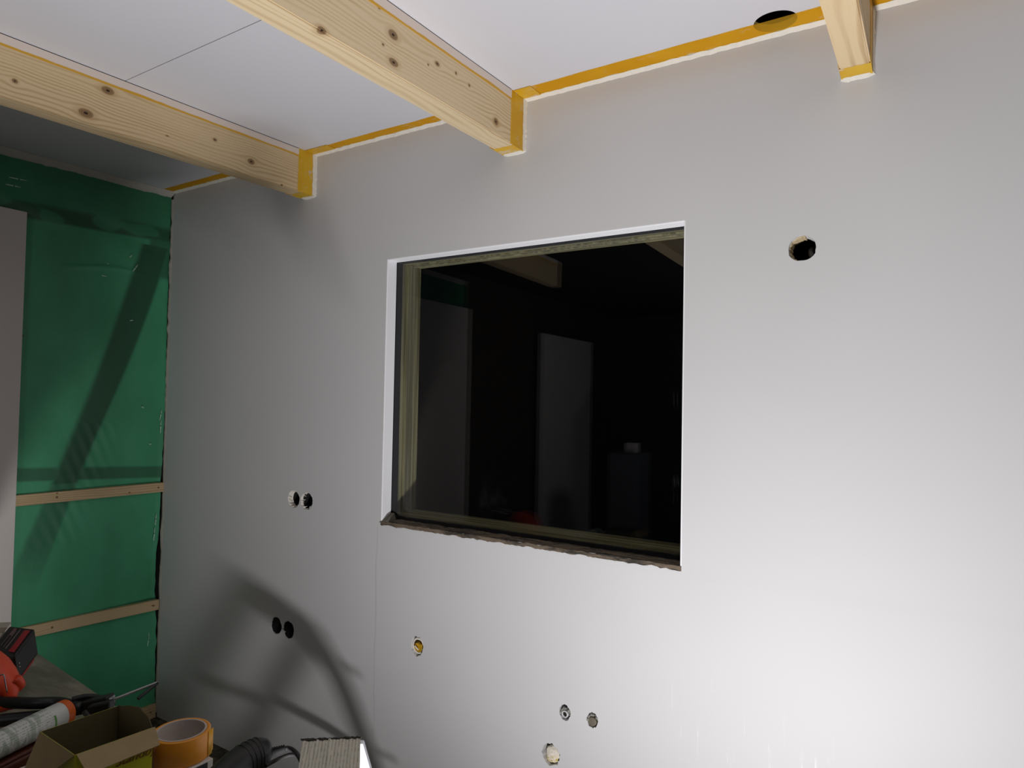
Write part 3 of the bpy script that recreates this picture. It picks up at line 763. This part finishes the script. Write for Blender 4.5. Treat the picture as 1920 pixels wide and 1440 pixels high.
# ------------------------------------------------------------------ flood lamp on the floor (outside the frame; the light of the photograph)
t_ = thing('flood_lamp', 'black work flood lamp on the floor below the frame, lighting the wall', 'lamp', (LAMP.x, LAMP.y, 0))
X, Y = frame(LAMP_DIR)
if abs(X.z) > abs(Y.z): X, Y = Y, X
b = bmesh.new(); obox(b, LAMP - LAMP_DIR * .055 - X * .10 - Y * .08, X * .20, Y * .16, LAMP_DIR * .05, .006); obj('housing', b, M_BLACK, t_)
b = bmesh.new(); q = LAMP - LAMP_DIR * .03
tube(b, smooth_path([q + X * .105, q + X * .11 - Vector((0, 0, .05)), Vector((q.x, q.y, .0)) + X * .11 + Vector((0, 0, .008)), Vector((q.x, q.y, .008)) - X * .11, q - X * .11 - Vector((0, 0, .05)), q - X * .105]), .008, 8)
obj('stand', b, M_BLACK, t_, smooth=True)

# ------------------------------------------------------------------ folding step stool whose shadow falls on the wall
def inv(x, z, t): return LAMP + (Vector((x, D, z)) - LAMP) * t
t_ = thing('step_stool', 'grey tubular folding stool below the frame, its shadow falls on the wall', 'stool', tuple(inv(-2.1, .1, .45)))
M_TUBE = simple('grey_tube', (120, 122, 124), .5, .3)
def sh(name, pts, r, t): 
    b = bmesh.new(); tube(b, smooth_path([inv(p[0], p[1], t if len(p) < 3 else p[2]) for p in pts]), r, 10); obj(name, b, M_TUBE, t_, smooth=True)
b = bmesh.new()
fp = smooth_path([inv(*p) for p in [(-2.44, .67, .47), (-2.28, .65, .48), (-2.10, .595, .50), (-1.94, .52, .55), (-1.83, .41, .61), (-1.74, .28, .66), (-1.66, .15, .71), (-1.59, .02, .73)]])
tube(b, fp, [.034 - .012 * min(1, k / 22) for k in range(len(fp))], 12); obj('front_frame', b, M_TUBE, t_, smooth=True)
sh('rear_leg', [(-2.02, .60, .50), (-2.16, .40, .54), (-2.30, .18, .58), (-2.44, -.03, .60)], .026, .42)
sh('rear_leg', [(-2.42, .67, .47), (-2.60, .45, .47), (-2.80, .2, .48), (-2.95, .0, .49)], .030, .38)
sh('rung', [(-2.84, .22, .47), (-2.5, .25, .52), (-2.22, .275, .58), (-1.92, .255, .65), (-1.72, .215, .70)], .0125, .5)
b = bmesh.new()
A = inv(-2.6, .64, .40); Bq = inv(-2.1, .60, .44)
b.free()
for (x, z) in ((-1.79, .49), (-1.61, .235)):
    b = bmesh.new(); p = inv(x, z, .64); bmesh.ops.create_icosphere(b, subdivisions=2, radius=.011, matrix=Matrix.Translation(p)); obj('foot_cap', b, M_BLACK, t_, smooth=True)

# ------------------------------------------------------------------ work table
M_TABLE = NT('stained_table_board'); _a = M_TABLE.noise(M_TABLE.pos((5, 22, 5)), 1, 5, .65); _b = M_TABLE.noise(M_TABLE.pos(), 9, 4, .7)
_c = M_TABLE.mix(M_TABLE.ramp(_a, .35, .65), lin((112, 112, 96)), lin((140, 138, 120))); _c = M_TABLE.mix(M_TABLE.math('MULTIPLY', M_TABLE.ramp(_b, .58, .7), .5), _c, lin((172, 160, 146)))
M_TABLE.col(_c).rough(.6); M_TABLE.bump(_a, .3, .001); M_TABLE = M_TABLE.m
TZ = .74
tb = thing('work_table', 'scuffed grey-green work table top carrying the tools in the lower left corner', 'table', (-1.62, .56, 0))
b = bmesh.new(); A = at(70, 1225, 2, TZ); Bp = at(300, 1381, 2, TZ); dr = (Bp - A).normalized(); dr.z = 0
P0 = A - dr * .45; P1 = Bp + dr * .64
nrm = Vector((-dr.y, dr.x, 0)) * -1
if nrm.y > 0: nrm = -nrm
W_ = .55
hexa(b, [P0 + nrm * W_ - Vector((0, 0, .02)), P1 + nrm * W_ - Vector((0, 0, .02)), P1 - Vector((0, 0, .02)), P0 - Vector((0, 0, .02)), P0 + nrm * W_, P1 + nrm * W_, P1, P0])
obj('table_top', b, M_TABLE, tb)
for q in (P0 + dr * .1 + nrm * .08, P0 + dr * .1 + nrm * (W_ - .08), P1 - dr * .12 + nrm * .08, P1 - dr * .12 + nrm * (W_ - .08)):
    b = bmesh.new(); box(b, (q.x - .02, q.y - .02, 0), (q.x + .02, q.y + .02, TZ - .02), .003, 1); obj('leg', b, M_BROWNP, tb)

# ------------------------------------------------------------------ white carton under the tape roll, with dark printed edge
M_CARTW = simple('white_carton', (206, 198, 190), .6, var=.04, scale=6, bump=0)
CT = .775
c0 = at(400, 1421, 2, CT); c1 = at(335, 1388, 2, CT)
u_ = (c1 - c0); u_.z = 0; u_.normalize(); v_ = Vector((u_.y, -u_.x, 0));  v_ = v_ if v_.y < 0 else -v_
wc = thing('flat_carton', 'flat white carton with a black printed side, under the orange tape roll', 'carton', (c0.x, c0.y, TZ))
b = bmesh.new(); o = c0 + u_ * .26; o.z = TZ + .001
obox(b, o, -u_ * .26, v_ * .30, Vector((0, 0, CT - TZ - .001)), .0015, 1)
obj('body', b, M_CARTW, wc)
b = bmesh.new(); o = c0 + v_ * .012 - u_ * -.0; o.z = TZ + .004; obox(b, o, -u_ * .0006, v_ * .26, Vector((0, 0, CT - TZ - .007))); 
obj('printed_side', b, simple('black_print', (30, 30, 34), .5), wc)

# ------------------------------------------------------------------ tape roll
RZ0, RZ1, RR = CT + .0008, .825, .0525
rc = (at(288, 1372, 2, RZ1) + at(391, 1366, 2, RZ1)) / 2
tr_ = thing('tape_roll', 'orange roll of adhesive tape with a white core, standing on the flat carton', 'tape', (rc.x, rc.y, RZ0))
M_ROLL = NT('orange_tape_roll'); _a = M_ROLL.noise(M_ROLL.pos((2, 2, 400)), 1, 2)
M_ROLL.col(M_ROLL.mix(_a, lin((226, 142, 36)), lin((240, 162, 52)))).rough(.4); M_ROLL = M_ROLL.m
M_CORE = simple('white_cardboard_core', (196, 184, 176), .75, var=.06, scale=50)
H_ = RZ1 - RZ0
b = bmesh.new(); lathe(b, [(RR - .007, H_ - .0005), (RR - .0068, H_), (RR - .001, H_), (RR, H_ - .001), (RR, .001), (RR - .001, 0), (RR - .007, 0)], (rc.x, rc.y, RZ0), (0, 0, 1), 72)
obj('tape_winding', b, M_ROLL, tr_, smooth=True)
b = bmesh.new(); lathe(b, [(RR - .0069, 0), (RR - .0069, H_ + .0005), (RR - .0105, H_ + .0005), (RR - .0105, 0), (RR - .0069, 0)], (rc.x, rc.y, RZ0), (0, 0, 1), 72)
obj('core', b, M_CORE, tr_)
b = bmesh.new(); rows = []
a0 = math.atan2(CR.y, CR.x)
for k in range(9):
    a = a0 - .02 + .30 * k / 8; r = RR + .0006 + (.004 * (k / 8) ** 2)
    jag = .004 * noise.noise(Vector((k * 1.3, 0, 0))) 
    rows.append([b.verts.new((rc.x + r * math.cos(a), rc.y + r * math.sin(a), RZ0 + .006 * (k > 6))), b.verts.new((rc.x + r * math.cos(a), rc.y + r * math.sin(a), RZ1 - .001))])
for k in range(8): b.faces.new([rows[k][0], rows[k + 1][0], rows[k + 1][1], rows[k][1]])
o_ = obj('loose_end', b, simple('bright_tape_end', (244, 176, 40), .35), tr_, smooth=True); sm = o_.modifiers.new('s', 'SOLIDIFY'); sm.thickness = .0006

# ------------------------------------------------------------------ yellow open box
BZ = .868
r0 = at(75, 1372, 2, BZ); r1 = at(140, 1416, 2, BZ); r2 = at(287, 1364, 2, BZ); r3 = at(222, 1323, 2, BZ)
ctr = (r0 + r1 + r2 + r3) / 4
M_BOXO = simple('yellow_green_print', (190, 190, 22), .5, var=.08, scale=20)
M_BOXI = simple('greyboard_shaded', (92, 82, 50), .85, var=.08, scale=30)  # board of the flaps, darkened to paint in the shade inside the box
yb = thing('cardboard_box', 'open yellow-green cardboard box with grey-brown inside and unfolded flaps', 'box', (ctr.x, ctr.y, TZ))
DZ = Vector((0, 0, BZ - CT - .001)); th = .0012
def wallpanel(name, a, c, matout, out, top=0.0, n=1):
    """outer printed sheet and inner greyboard sheet"""
    nn = (ctr - (a + c) / 2); nn.z = 0; nn.normalize()
    for nm, off, mt in (('printed_side', 0, M_BOXO), ('box_side', .0007, M_BOXI)):
        b = bmesh.new(); p = a + nn * off; q = c + nn * off
        obox(b, p - DZ, q - p, nn * (.0006 if off == 0 else .0009), DZ); obj(nm, b, mt, yb)
wallpanel('w', r0, r1, None, None); wallpanel('w', r1, r2, None, None); wallpanel('w', r3, r0, None, None)
# right end, torn and curling
nn = (ctr - (r2 + r3) / 2); nn.z = 0; nn.normalize(); b = bmesh.new(); rows = []
for k in range(15):
    t = k / 14; p = r2.lerp(r3, t); hgt = -.002 + .010 * math.sin(t * PI * .9) + .006 * noise.noise(Vector((t * 6, 1, 1)))
    bow = nn * -.012 * math.sin(t * PI)
    rows.append([b.verts.new(p - DZ), b.verts.new(p - DZ * .4 + bow * .4), b.verts.new(p + bow * 1.0 + Vector((0, 0, hgt)))])
for k in range(14):
    for j in range(2): b.faces.new([rows[k][j], rows[k + 1][j], rows[k + 1][j + 1], rows[k][j + 1]])
o_ = obj('torn_end', b, M_BOXI, yb, smooth=True); sm = o_.modifiers.new('s', 'SOLIDIFY'); sm.thickness = .0014
b = bmesh.new(); hexa(b, [p - DZ for p in (r0, r1, r2, r3)] + [p - DZ + Vector((0, 0, .002)) for p in (r0, r1, r2, r3)]); obj('bottom', b, M_BOXI, yb)
def flap(name, pts, mat, curl=.0):
    b = bmesh.new(); v = [b.verts.new(p) for p in pts]; b.faces.new(v)
    bmesh.ops.subdivide_edges(b, edges=b.edges[:], cuts=3, use_grid_fill=True)
    o = obj(name, b, mat, yb); s = o.modifiers.new('s', 'SOLIDIFY'); s.thickness = .0013; return o
dl = (r1 - r0).length
f0 = r1.lerp(r2, .02); f1 = r2 + (r2 - r1) * .03
dn = at(165, 1452, 2, BZ - .012); dm = at(300, 1396, 2, BZ - .014)
M_FLAP = simple('kraft_flap_back', (160, 140, 100), .85, var=.08, scale=30)
flap('front_flap', [f0, dn, dm, f1], M_FLAP)
g0 = at(46, 1440, 2, BZ - .045); g1 = at(66, 1470, 2, BZ - .055)
flap('left_flap', [r0, g0, g1, r1], M_FLAP)
# scribbled brand lettering on the front panel, as on the carton: a red-brown handwritten line
txt = bpy.data.curves.new('lettering', 'FONT'); txt.body = 'Standby'; txt.size = .022; txt.extrude = .0002; txt.shear = .35
tt = bpy.data.objects.new('lettering_curve', txt); COL.objects.link(tt); bpy.context.view_layer.update()
tme = bpy.data.meshes.new_from_object(tt.evaluated_get(bpy.context.evaluated_depsgraph_get())); bpy.data.objects.remove(tt)
fx = (r2 - r1); fx.z = 0; fx.normalize(); fn = fx.cross(Vector((0, 0, 1))).normalized()
base = r1 + (r2 - r1) * .50 - Vector((0, 0, .046)) + fn * .0010
mw = Matrix((fx, Vector((0, 0, 1)), fn)).transposed().to_4x4(); mw.translation = base - Vector(yb.location)
tme.transform(mw); tme.materials.clear(); link('lettering', tme, simple('brown_red_ink', (128, 70, 20), .6), yb)

# ------------------------------------------------------------------ red tool case beneath the cartridge
M_RED = simple('red_plastic', (222, 74, 40), .42, var=.1, scale=60)
M_DRED = simple('dark_red_plastic', (86, 38, 22), .5, var=.15, scale=60)
TCZ = .80 - .026
a_ = at(125, 1334, 2, .80); b_ = at(-5, 1397, 2, .80); ax_ = (b_ - a_); ax_.z = 0; ax_.normalize(); sd_ = Vector((-ax_.y, ax_.x, 0))
if sd_.y < 0: sd_ = -sd_
rcse = thing('tool_case', 'dark red plastic tray lying under the sealant cartridge', 'tray', (a_.x, a_.y, TZ))
b = bmesh.new(); o = a_ + ax_ * .03 - sd_ * .06; o.z = TZ + .001; obox(b, o, ax_ * .28, sd_ * .10, Vector((0, 0, TCZ - TZ - .0015)), .005); obj('body', b, M_DRED, rcse)
b = bmesh.new()
for s in (-.058, .030): 
    o = a_ + ax_ * .035 + sd_ * s; o.z = TCZ - .0005; obox(b, o, ax_ * .27, sd_ * .008, Vector((0, 0, .006)), .002)
obj('rim', b, M_DRED, rcse)

# cartridge
cg = thing('sealant_cartridge', 'white sealant cartridge with a printed label and an orange end ring', 'cartridge', (a_.x, a_.y, TCZ))
R_ = .0255; ca = Vector((a_.x, a_.y, TCZ + R_))
m = NT('cartridge_label'); g = m.t.nodes.new('ShaderNodeNewGeometry')
def vdot(v): 
    d = m.t.nodes.new('ShaderNodeVectorMath'); d.operation = 'DOT_PRODUCT'; m.l(g.outputs['Position'], d.inputs[0]); d.inputs[1].default_value = v; return d.outputs['Value']
s_ = m.math('SUBTRACT', vdot(tuple(ax_)), ca.dot(ax_)); h_ = m.math('SUBTRACT', vdot((0, 0, 1)), ca.z)
cm = m.t.nodes.new('ShaderNodeCombineXYZ'); m.sv(m.math('MULTIPLY', s_, 300.0), cm.inputs[0]); m.sv(m.math('MULTIPLY', h_, 90.0), cm.inputs[1])
tx = m.noise(cm.outputs[0], 1.6, 2); cell = m.noise(cm.outputs[0], .3, 1)
lines = m.ramp(m.math('SINE', m.math('MULTIPLY', h_, 1500.0)), -.1, .4)
ink = m.math('MULTIPLY', m.math('MULTIPLY', lines, m.ramp(tx, .46, .54)), m.ramp(s_, .045, .05))
c = m.mix(m.math('MULTIPLY', m.ramp(cell, .46, .56), m.ramp(s_, .06, .075)), lin((206, 208, 204)), lin((166, 176, 164)))
c = m.mix(m.math('MULTIPLY', ink, .55), c, lin((110, 118, 112)))
grn = m.math('MULTIPLY', m.math('MULTIPLY', m.ramp(s_, .043, .0435), m.ramp(s_, .048, .0475)), m.ramp(h_, .016, .014))
c = m.mix(grn, c, lin((84, 138, 60))); m.col(c).rough(.35)
b = bmesh.new(); lathe(b, [(R_ - .0006, .0150), (R_, .0156), (R_, .235), (R_ - .002, .237), (0, .237)], ca, ax_, 40); obj('tube', b, m.m, cg, smooth=True)
b = bmesh.new(); lathe(b, [(0, .010), (R_ - .003, .010), (R_ - .003, 0), (R_ - .001, -.0005), (R_ + .0003, .001), (R_ + .0003, .0155), (R_ - .001, .0156)], ca, ax_, 40)
obj('orange_end', b, simple('orange_plastic', (214, 96, 26), .45, var=.12, scale=90), cg, smooth=False)
b = bmesh.new(); tube(b, [ca + ax_ * .237, ca + ax_ * .250, ca + ax_ * .252, ca + ax_ * .30], [.009, .008, .006, .003], 14); obj('nozzle', b, M_CARTW, cg, smooth=True)

# ------------------------------------------------------------------ black caulking gun with bent steel rod
gun = thing('caulking_gun', 'black caulking gun with a bent steel push rod lying behind the cartridge', 'caulking gun', tuple(at(150, 1340, 2, TZ)))
hz = .80
g1_ = at(207, 1313, 2, hz + .012)
g0_ = at(60, 1322, 2, hz); g00 = at(-30, 1316, 2, hz)
b = bmesh.new()
tube(b, smooth_path([g00, g0_ + Vector((0, 0, .004)), at(110, 1318, 2, hz), at(150, 1328, 2, hz)]), [.012] * 19, 12)
tube(b, smooth_path([at(-30, 1354, 2, hz - .02), at(60, 1345, 2, hz - .02), at(130, 1336, 2, hz - .01)]), [.013] * 13, 12)
obj('grip', b, M_BLACK, gun, smooth=True)
b = bmesh.new(); p = at(165, 1322, 2, hz); d = (g1_ - p); 
xd = d.normalized(); yd = Vector((-xd.y, xd.x, 0)).normalized(); zd = xd.cross(yd)
obox(b, p - yd * .014 - zd * .014 - xd * .035, xd * (d.length + .038), yd * .028, zd * .026, .004)
obox(b, at(162, 1345, 2, hz - .01), xd * .05 - Vector((0, 0, .0)), yd * .02, Vector((0, 0, .022)), .004)
obj('gun_body', b, M_BLACK, gun)
b = bmesh.new(); tube(b, smooth_path([at(135, 1312, 2, hz + .012), at(160, 1306, 2, hz + .014), at(185, 1308, 2, hz + .010), at(205, 1320, 2, hz)]), [.006] * 19, 8)
tube(b, smooth_path([at(158, 1335, 2, hz + .01), at(175, 1350, 2, hz), at(205, 1340, 2, hz)]), [.005] * 13, 8)
obj('release_lever', b, M_BLACK, gun, smooth=True)
b = bmesh.new(); q = at(208, 1315, 2, hz + .010); obox(b, q - yd * .010 - Vector((0, 0, .008)), xd * .003, yd * .02, Vector((0, 0, .018)), .001, 1); obj('end_plate', b, M_STEEL, gun)
rod0 = at(209, 1313, 2, hz + .012); rod1 = at(296, 1279, 2, hz + .030); rod2 = at(258, 1311, 2, hz + .006)
b = bmesh.new(); tube(b, smooth_path([rod0, rod0.lerp(rod1, .5), rod0.lerp(rod1, .95), rod1], 4), .0032, 8); obj('push_rod', b, M_STEEL, gun, smooth=True)
b = bmesh.new(); tube(b, smooth_path([rod1, rod1.lerp(rod2, .15) + Vector((.0, 0, -.001)), rod1.lerp(rod2, .6), rod2], 4), .0038, 8); obj('rod_hook', b, simple('dark_steel', (70, 72, 72), .45, .7), gun, smooth=True)

# ------------------------------------------------------------------ cordless tool at the left edge
M_SLEEVE = simple('dull_black_rubber', (24, 24, 24), .85)
dd = thing('cordless_drill', 'red cordless drill with black battery pack, cut by the left edge of the photo', 'drill', tuple(at(20, 1300, 2, TZ)))
dep = 1.62
Cc = atd(66, 1178, dep + .05)
a = atd(27, 1230, dep - .03) - Cc; bb = atd(73, 1226, dep + .045) - Cc; cc = atd(18, 1172, dep + .09) - Cc
b = bmesh.new(); obox(b, Cc, a, bb, cc, .006); obj('battery_pack', b, M_BLACK, dd)
na = cc.cross(a).normalized(); na = na if na.z > 0 else -na            # normal of the label face
nb = a.cross(bb).normalized(); nb = nb if nb.dot(CF) < 0 else -nb      # normal of the side face
b = bmesh.new(); obox(b, Cc + a * .12 + cc * .10 + na * .0002, a * .78, cc * .20, na * .0016, .0005, 1); obj('red_stripe', b, simple('red_stripe', (168, 40, 46), .5), dd)
for k in range(3):
    b = bmesh.new(); obox(b, Cc + a * (.12 + .06 * k) + cc * (.45 + k * .13) + na * .0002, a * (.7 - .1 * k), cc * (.022 if k else .05), na * .001); obj('label_line', b, simple('grey_print', (120, 116, 110), .5), dd)
b = bmesh.new(); obox(b, Cc + a * .10 + cc * .62 + na * .0002, a * .26, cc * .10, na * .0012); obj('label_patch', b, simple('pink_grey_print', (140, 110, 108), .5), dd)
b = bmesh.new(); obox(b, Cc + a * .25 + bb * .90 + nb * .0002, a * .72, bb * .08, nb * .0016, .0004, 1); obj('red_edge', b, simple('red_edge', (150, 40, 30), .5), dd)
b = bmesh.new()
for k in (0, 1): bmesh.ops.create_icosphere(b, subdivisions=1, radius=.0016, matrix=Matrix.Translation(Cc + a * .86 + bb * (.42 + k * .13) + nb * .0008))
tag(obj('led_dot', b, simple('pale_dot', (210, 206, 190), .4), dd), kind='stuff')
# silver belt clip on top
b = bmesh.new(); u0 = atd(-30, 1168, dep + .03); u1 = atd(22, 1166, dep + .03); u2 = atd(14, 1176, dep - .01)
obox(b, u0, u1 - u0, u2 - u1, Vector((0, 0, -.004)), .0015, 1); obox(b, u2 - (u1 - u0), u1 - u0, Vector((0, 0, -.012)) - CR * .008, Vector((0, 0, -.0)) + CF * .003, .0008, 1)
obox(b, u2 - (u1 - u0) + Vector((0, 0, -.012)) - CR * .008, (u1 - u0) * .95, (u2 - u1) * .8, Vector((0, 0, -.004)), .0015, 1); obj('belt_clip', b, simple('pale_nickel', (196, 190, 172), .35, .35), dd)
# red body: rounded housing
b = bmesh.new(); pts = [atd(-75, 1250, dep - .1), atd(-35, 1258, dep - .12), atd(-5, 1272, dep - .13), atd(16, 1290, dep - .14), atd(20, 1312, dep - .15)]
tube(b, smooth_path(pts, 5), [.048, .050, .050, .050, .050, .049, .048, .046, .044, .041, .038, .036, .033, .030, .027, .024, .020, .017, .014, .012, .009], 20)
obj('motor_housing', b, M_RED, dd, smooth=True)
b = bmesh.new(); tube(b, smooth_path([atd(30, 1272, dep - .14), atd(38, 1284, dep - .13), atd(28, 1292, dep - .13)]), [.010] * 13, 10); obj('bit_holder', b, M_RED, dd, smooth=True)
b = bmesh.new(); tube(b, smooth_path([atd(-6, 1269, dep - .195), atd(6, 1265, dep - .198), atd(9, 1275, dep - .2), atd(13, 1298, dep - .2)], 4), .0014, 6); obj('wire_clip', b, M_STEEL, dd, smooth=True)
b = bmesh.new(); tube(b, smooth_path([atd(-60, 1300, dep - .17), atd(-10, 1322, dep - .17), atd(20, 1322, dep - .17), atd(52, 1318, dep - .15)]), [.020, .020, .020, .019, .018, .017, .016, .015, .014, .013, .012, .011, .010, .009, .008, .007, .006, .005, .004], 12)
obj('trigger_guard', b, M_RED, dd, smooth=True)

# ------------------------------------------------------------------ black corded sander/grinder on the carton
sd = thing('corded_sander', 'black rounded handle of a corded power tool lying on the white carton', 'power tool', tuple(at(440, 1440, 2, CT)))
SZ = CT + .03
p = [at(362, 1510, 2, SZ - .002), at(404, 1470, 2, SZ), at(444, 1436, 2, SZ + .002), at(474, 1419, 2, SZ + .003), at(494, 1412, 2, SZ + .002), at(506, 1410, 2, SZ)]
b = bmesh.new(); pp = smooth_path(p, 6); rr = [.022 + .008 * math.sin(min(1, k / 18) * PI * .5) for k in range(len(pp))]
for k in range(len(rr)):
    u = k / (len(rr) - 1)
    if u > .62: rr[k] = .030 * math.sqrt(max(.02, 1 - ((u - .62) / .40) ** 2))
tube(b, pp, rr, 22); obj('housing', b, M_BLACK, sd, smooth=True)
for k in (0, 1, 2, 3):
    b = bmesh.new(); q = pp[14 + k * 2] ; dd_ = (pp[15 + k * 2] - pp[13 + k * 2]).normalized()
    lathe(b, [(rr[14 + k * 2] + .0004, -.0012), (rr[14 + k * 2] + .0014, 0), (rr[14 + k * 2] + .0004, .0012)], q, dd_, 22); obj('grip_rib', b, M_BLACK, sd, smooth=True)
b = bmesh.new(); q0 = at(505, 1412, 2, SZ + .002); q1 = at(535, 1403, 2, SZ + .006); n = 14
tube(b, [q0.lerp(q1, k / n) for k in range(n + 1)], [.0085 - .0025 * k / n + (.0012 if k % 2 else -.0008) for k in range(n + 1)], 12); obj('cable_sleeve', b, M_SLEEVE, sd, smooth=True)
b = bmesh.new(); tube(b, smooth_path([q1, at(545, 1404, 2, SZ + .006), at(557, 1414, 2, SZ + .008), at(568, 1436, 2, SZ + .03), at(572, 1475, 2, SZ + .028)]), .0042, 10)
tube(b, smooth_path([at(498, 1436, 2, SZ), at(520, 1424, 2, SZ + .003), at(545, 1415, 2, SZ + .006), at(562, 1420, 2, SZ + .004), at(570, 1442, 2, SZ)]), .0036, 10)
obj('cable', b, simple('grey_black_cable', (44, 40, 40), .8), sd, smooth=True)

# ------------------------------------------------------------------ grey corrugated cardboard offcut and the white panel edge
m = NT('corrugated_grey'); pz = m.pos(); 
cdp = 1.13
K0 = at(567, 1388, 2, .872); K1 = at(676, 1383, 2, .872)
vd = at(557, 1462, 2, .850) - K0
K2 = K1 + vd; K3 = K0 + vd
ku = (K1 - K0).normalized()
dt = m.t.nodes.new('ShaderNodeVectorMath'); dt.operation = 'DOT_PRODUCT'; m.l(pz, dt.inputs[0]); dt.inputs[1].default_value = tuple(ku + Vector((0, 0, .12)))
ln = m.math('SINE', m.math('MULTIPLY', dt.outputs['Value'], 1100.0)); fz = m.noise(m.pos((30, 30, 120)), 3, 4, .7)
c = m.mix(m.math('MULTIPLY', m.ramp(ln, -.4, 1), m.ramp(fz, .3, .7)), lin((214, 210, 194)), lin((168, 163, 146))); m.col(c).rough(.85); m.bump(ln, .3, .0012)
cdp = 1.15
cb = thing('cardboard_offcut', 'grey corrugated cardboard piece with a torn top edge, at the bottom beside the cable', 'cardboard', tuple(K3))
kn = ku.cross(Vector((0, 0, 1))).normalized(); fz_ = Vector((0, 0, .0018))
b = bmesh.new(); rows = []; n = 40
for k in range(n + 1):
    t = k / n; top = K0.lerp(K1, t) + Vector((0, 0, .0018 * noise.noise(Vector((t * 14, 0, 0)))))
    bot = K3.lerp(K2, t); fold = .0018 * math.exp(-((t - .47) / .03) ** 2)
    rows.append([b.verts.new(top + fz_ * (fold / .0018)), b.verts.new(bot + fz_ * (fold / .0018)), b.verts.new(bot - fz_ * 2.2), b.verts.new(top - fz_ * 2.2)])
for k in range(n):
    for j in range(4): b.faces.new([rows[k][j], rows[k + 1][j], rows[k + 1][(j + 1) % 4], rows[k][(j + 1) % 4]])
b.faces.new(rows[0][::-1]); b.faces.new(rows[-1])
obj('sheet', b, m.m, cb)
b = bmesh.new(); rnd = random.Random(5)
for k in range(26):
    t = k / 25; q = K0.lerp(K1, t); bmesh.ops.create_icosphere(b, subdivisions=1, radius=.0012 + rnd.random() * .0014, matrix=Matrix.Translation(q + Vector((0, 0, .0002)) - kn * .001) @ Matrix.Diagonal((3, 1, .7, 1)))
tag(obj('torn_edge', b, simple('dark_torn_edge', (58, 54, 48), .9), cb), kind='stuff')
b = bmesh.new(); i_ = .022; dz = Vector((0, 0, .0045)); c4 = [K3, K2, K1, K0]; mid = sum(c4, Vector()) / 4
c4 = [p + (mid - p).normalized() * i_ for p in c4]
hexa(b, [Vector((p.x, p.y, CT + .001)) for p in c4] + [p - dz for p in c4]); obj('body', b, simple('dull_greyboard', (120, 114, 98), .85), cb)
q0 = atd(680, 1394, cdp + .055); q1 = atd(693, 1440, cdp + .045); dq = (q1 - q0); dq *= (q0.z - .742) / -dq.z
b = bmesh.new(); obox(b, q0, dq, -CR * .024, CF * .012, .0008, 1)
tag(obj('white_trim_board', b, simple('bright_white_board', (240, 242, 250), .5, var=.02)), 'narrow bright white board edge just right of the corrugated cardboard', 'board')
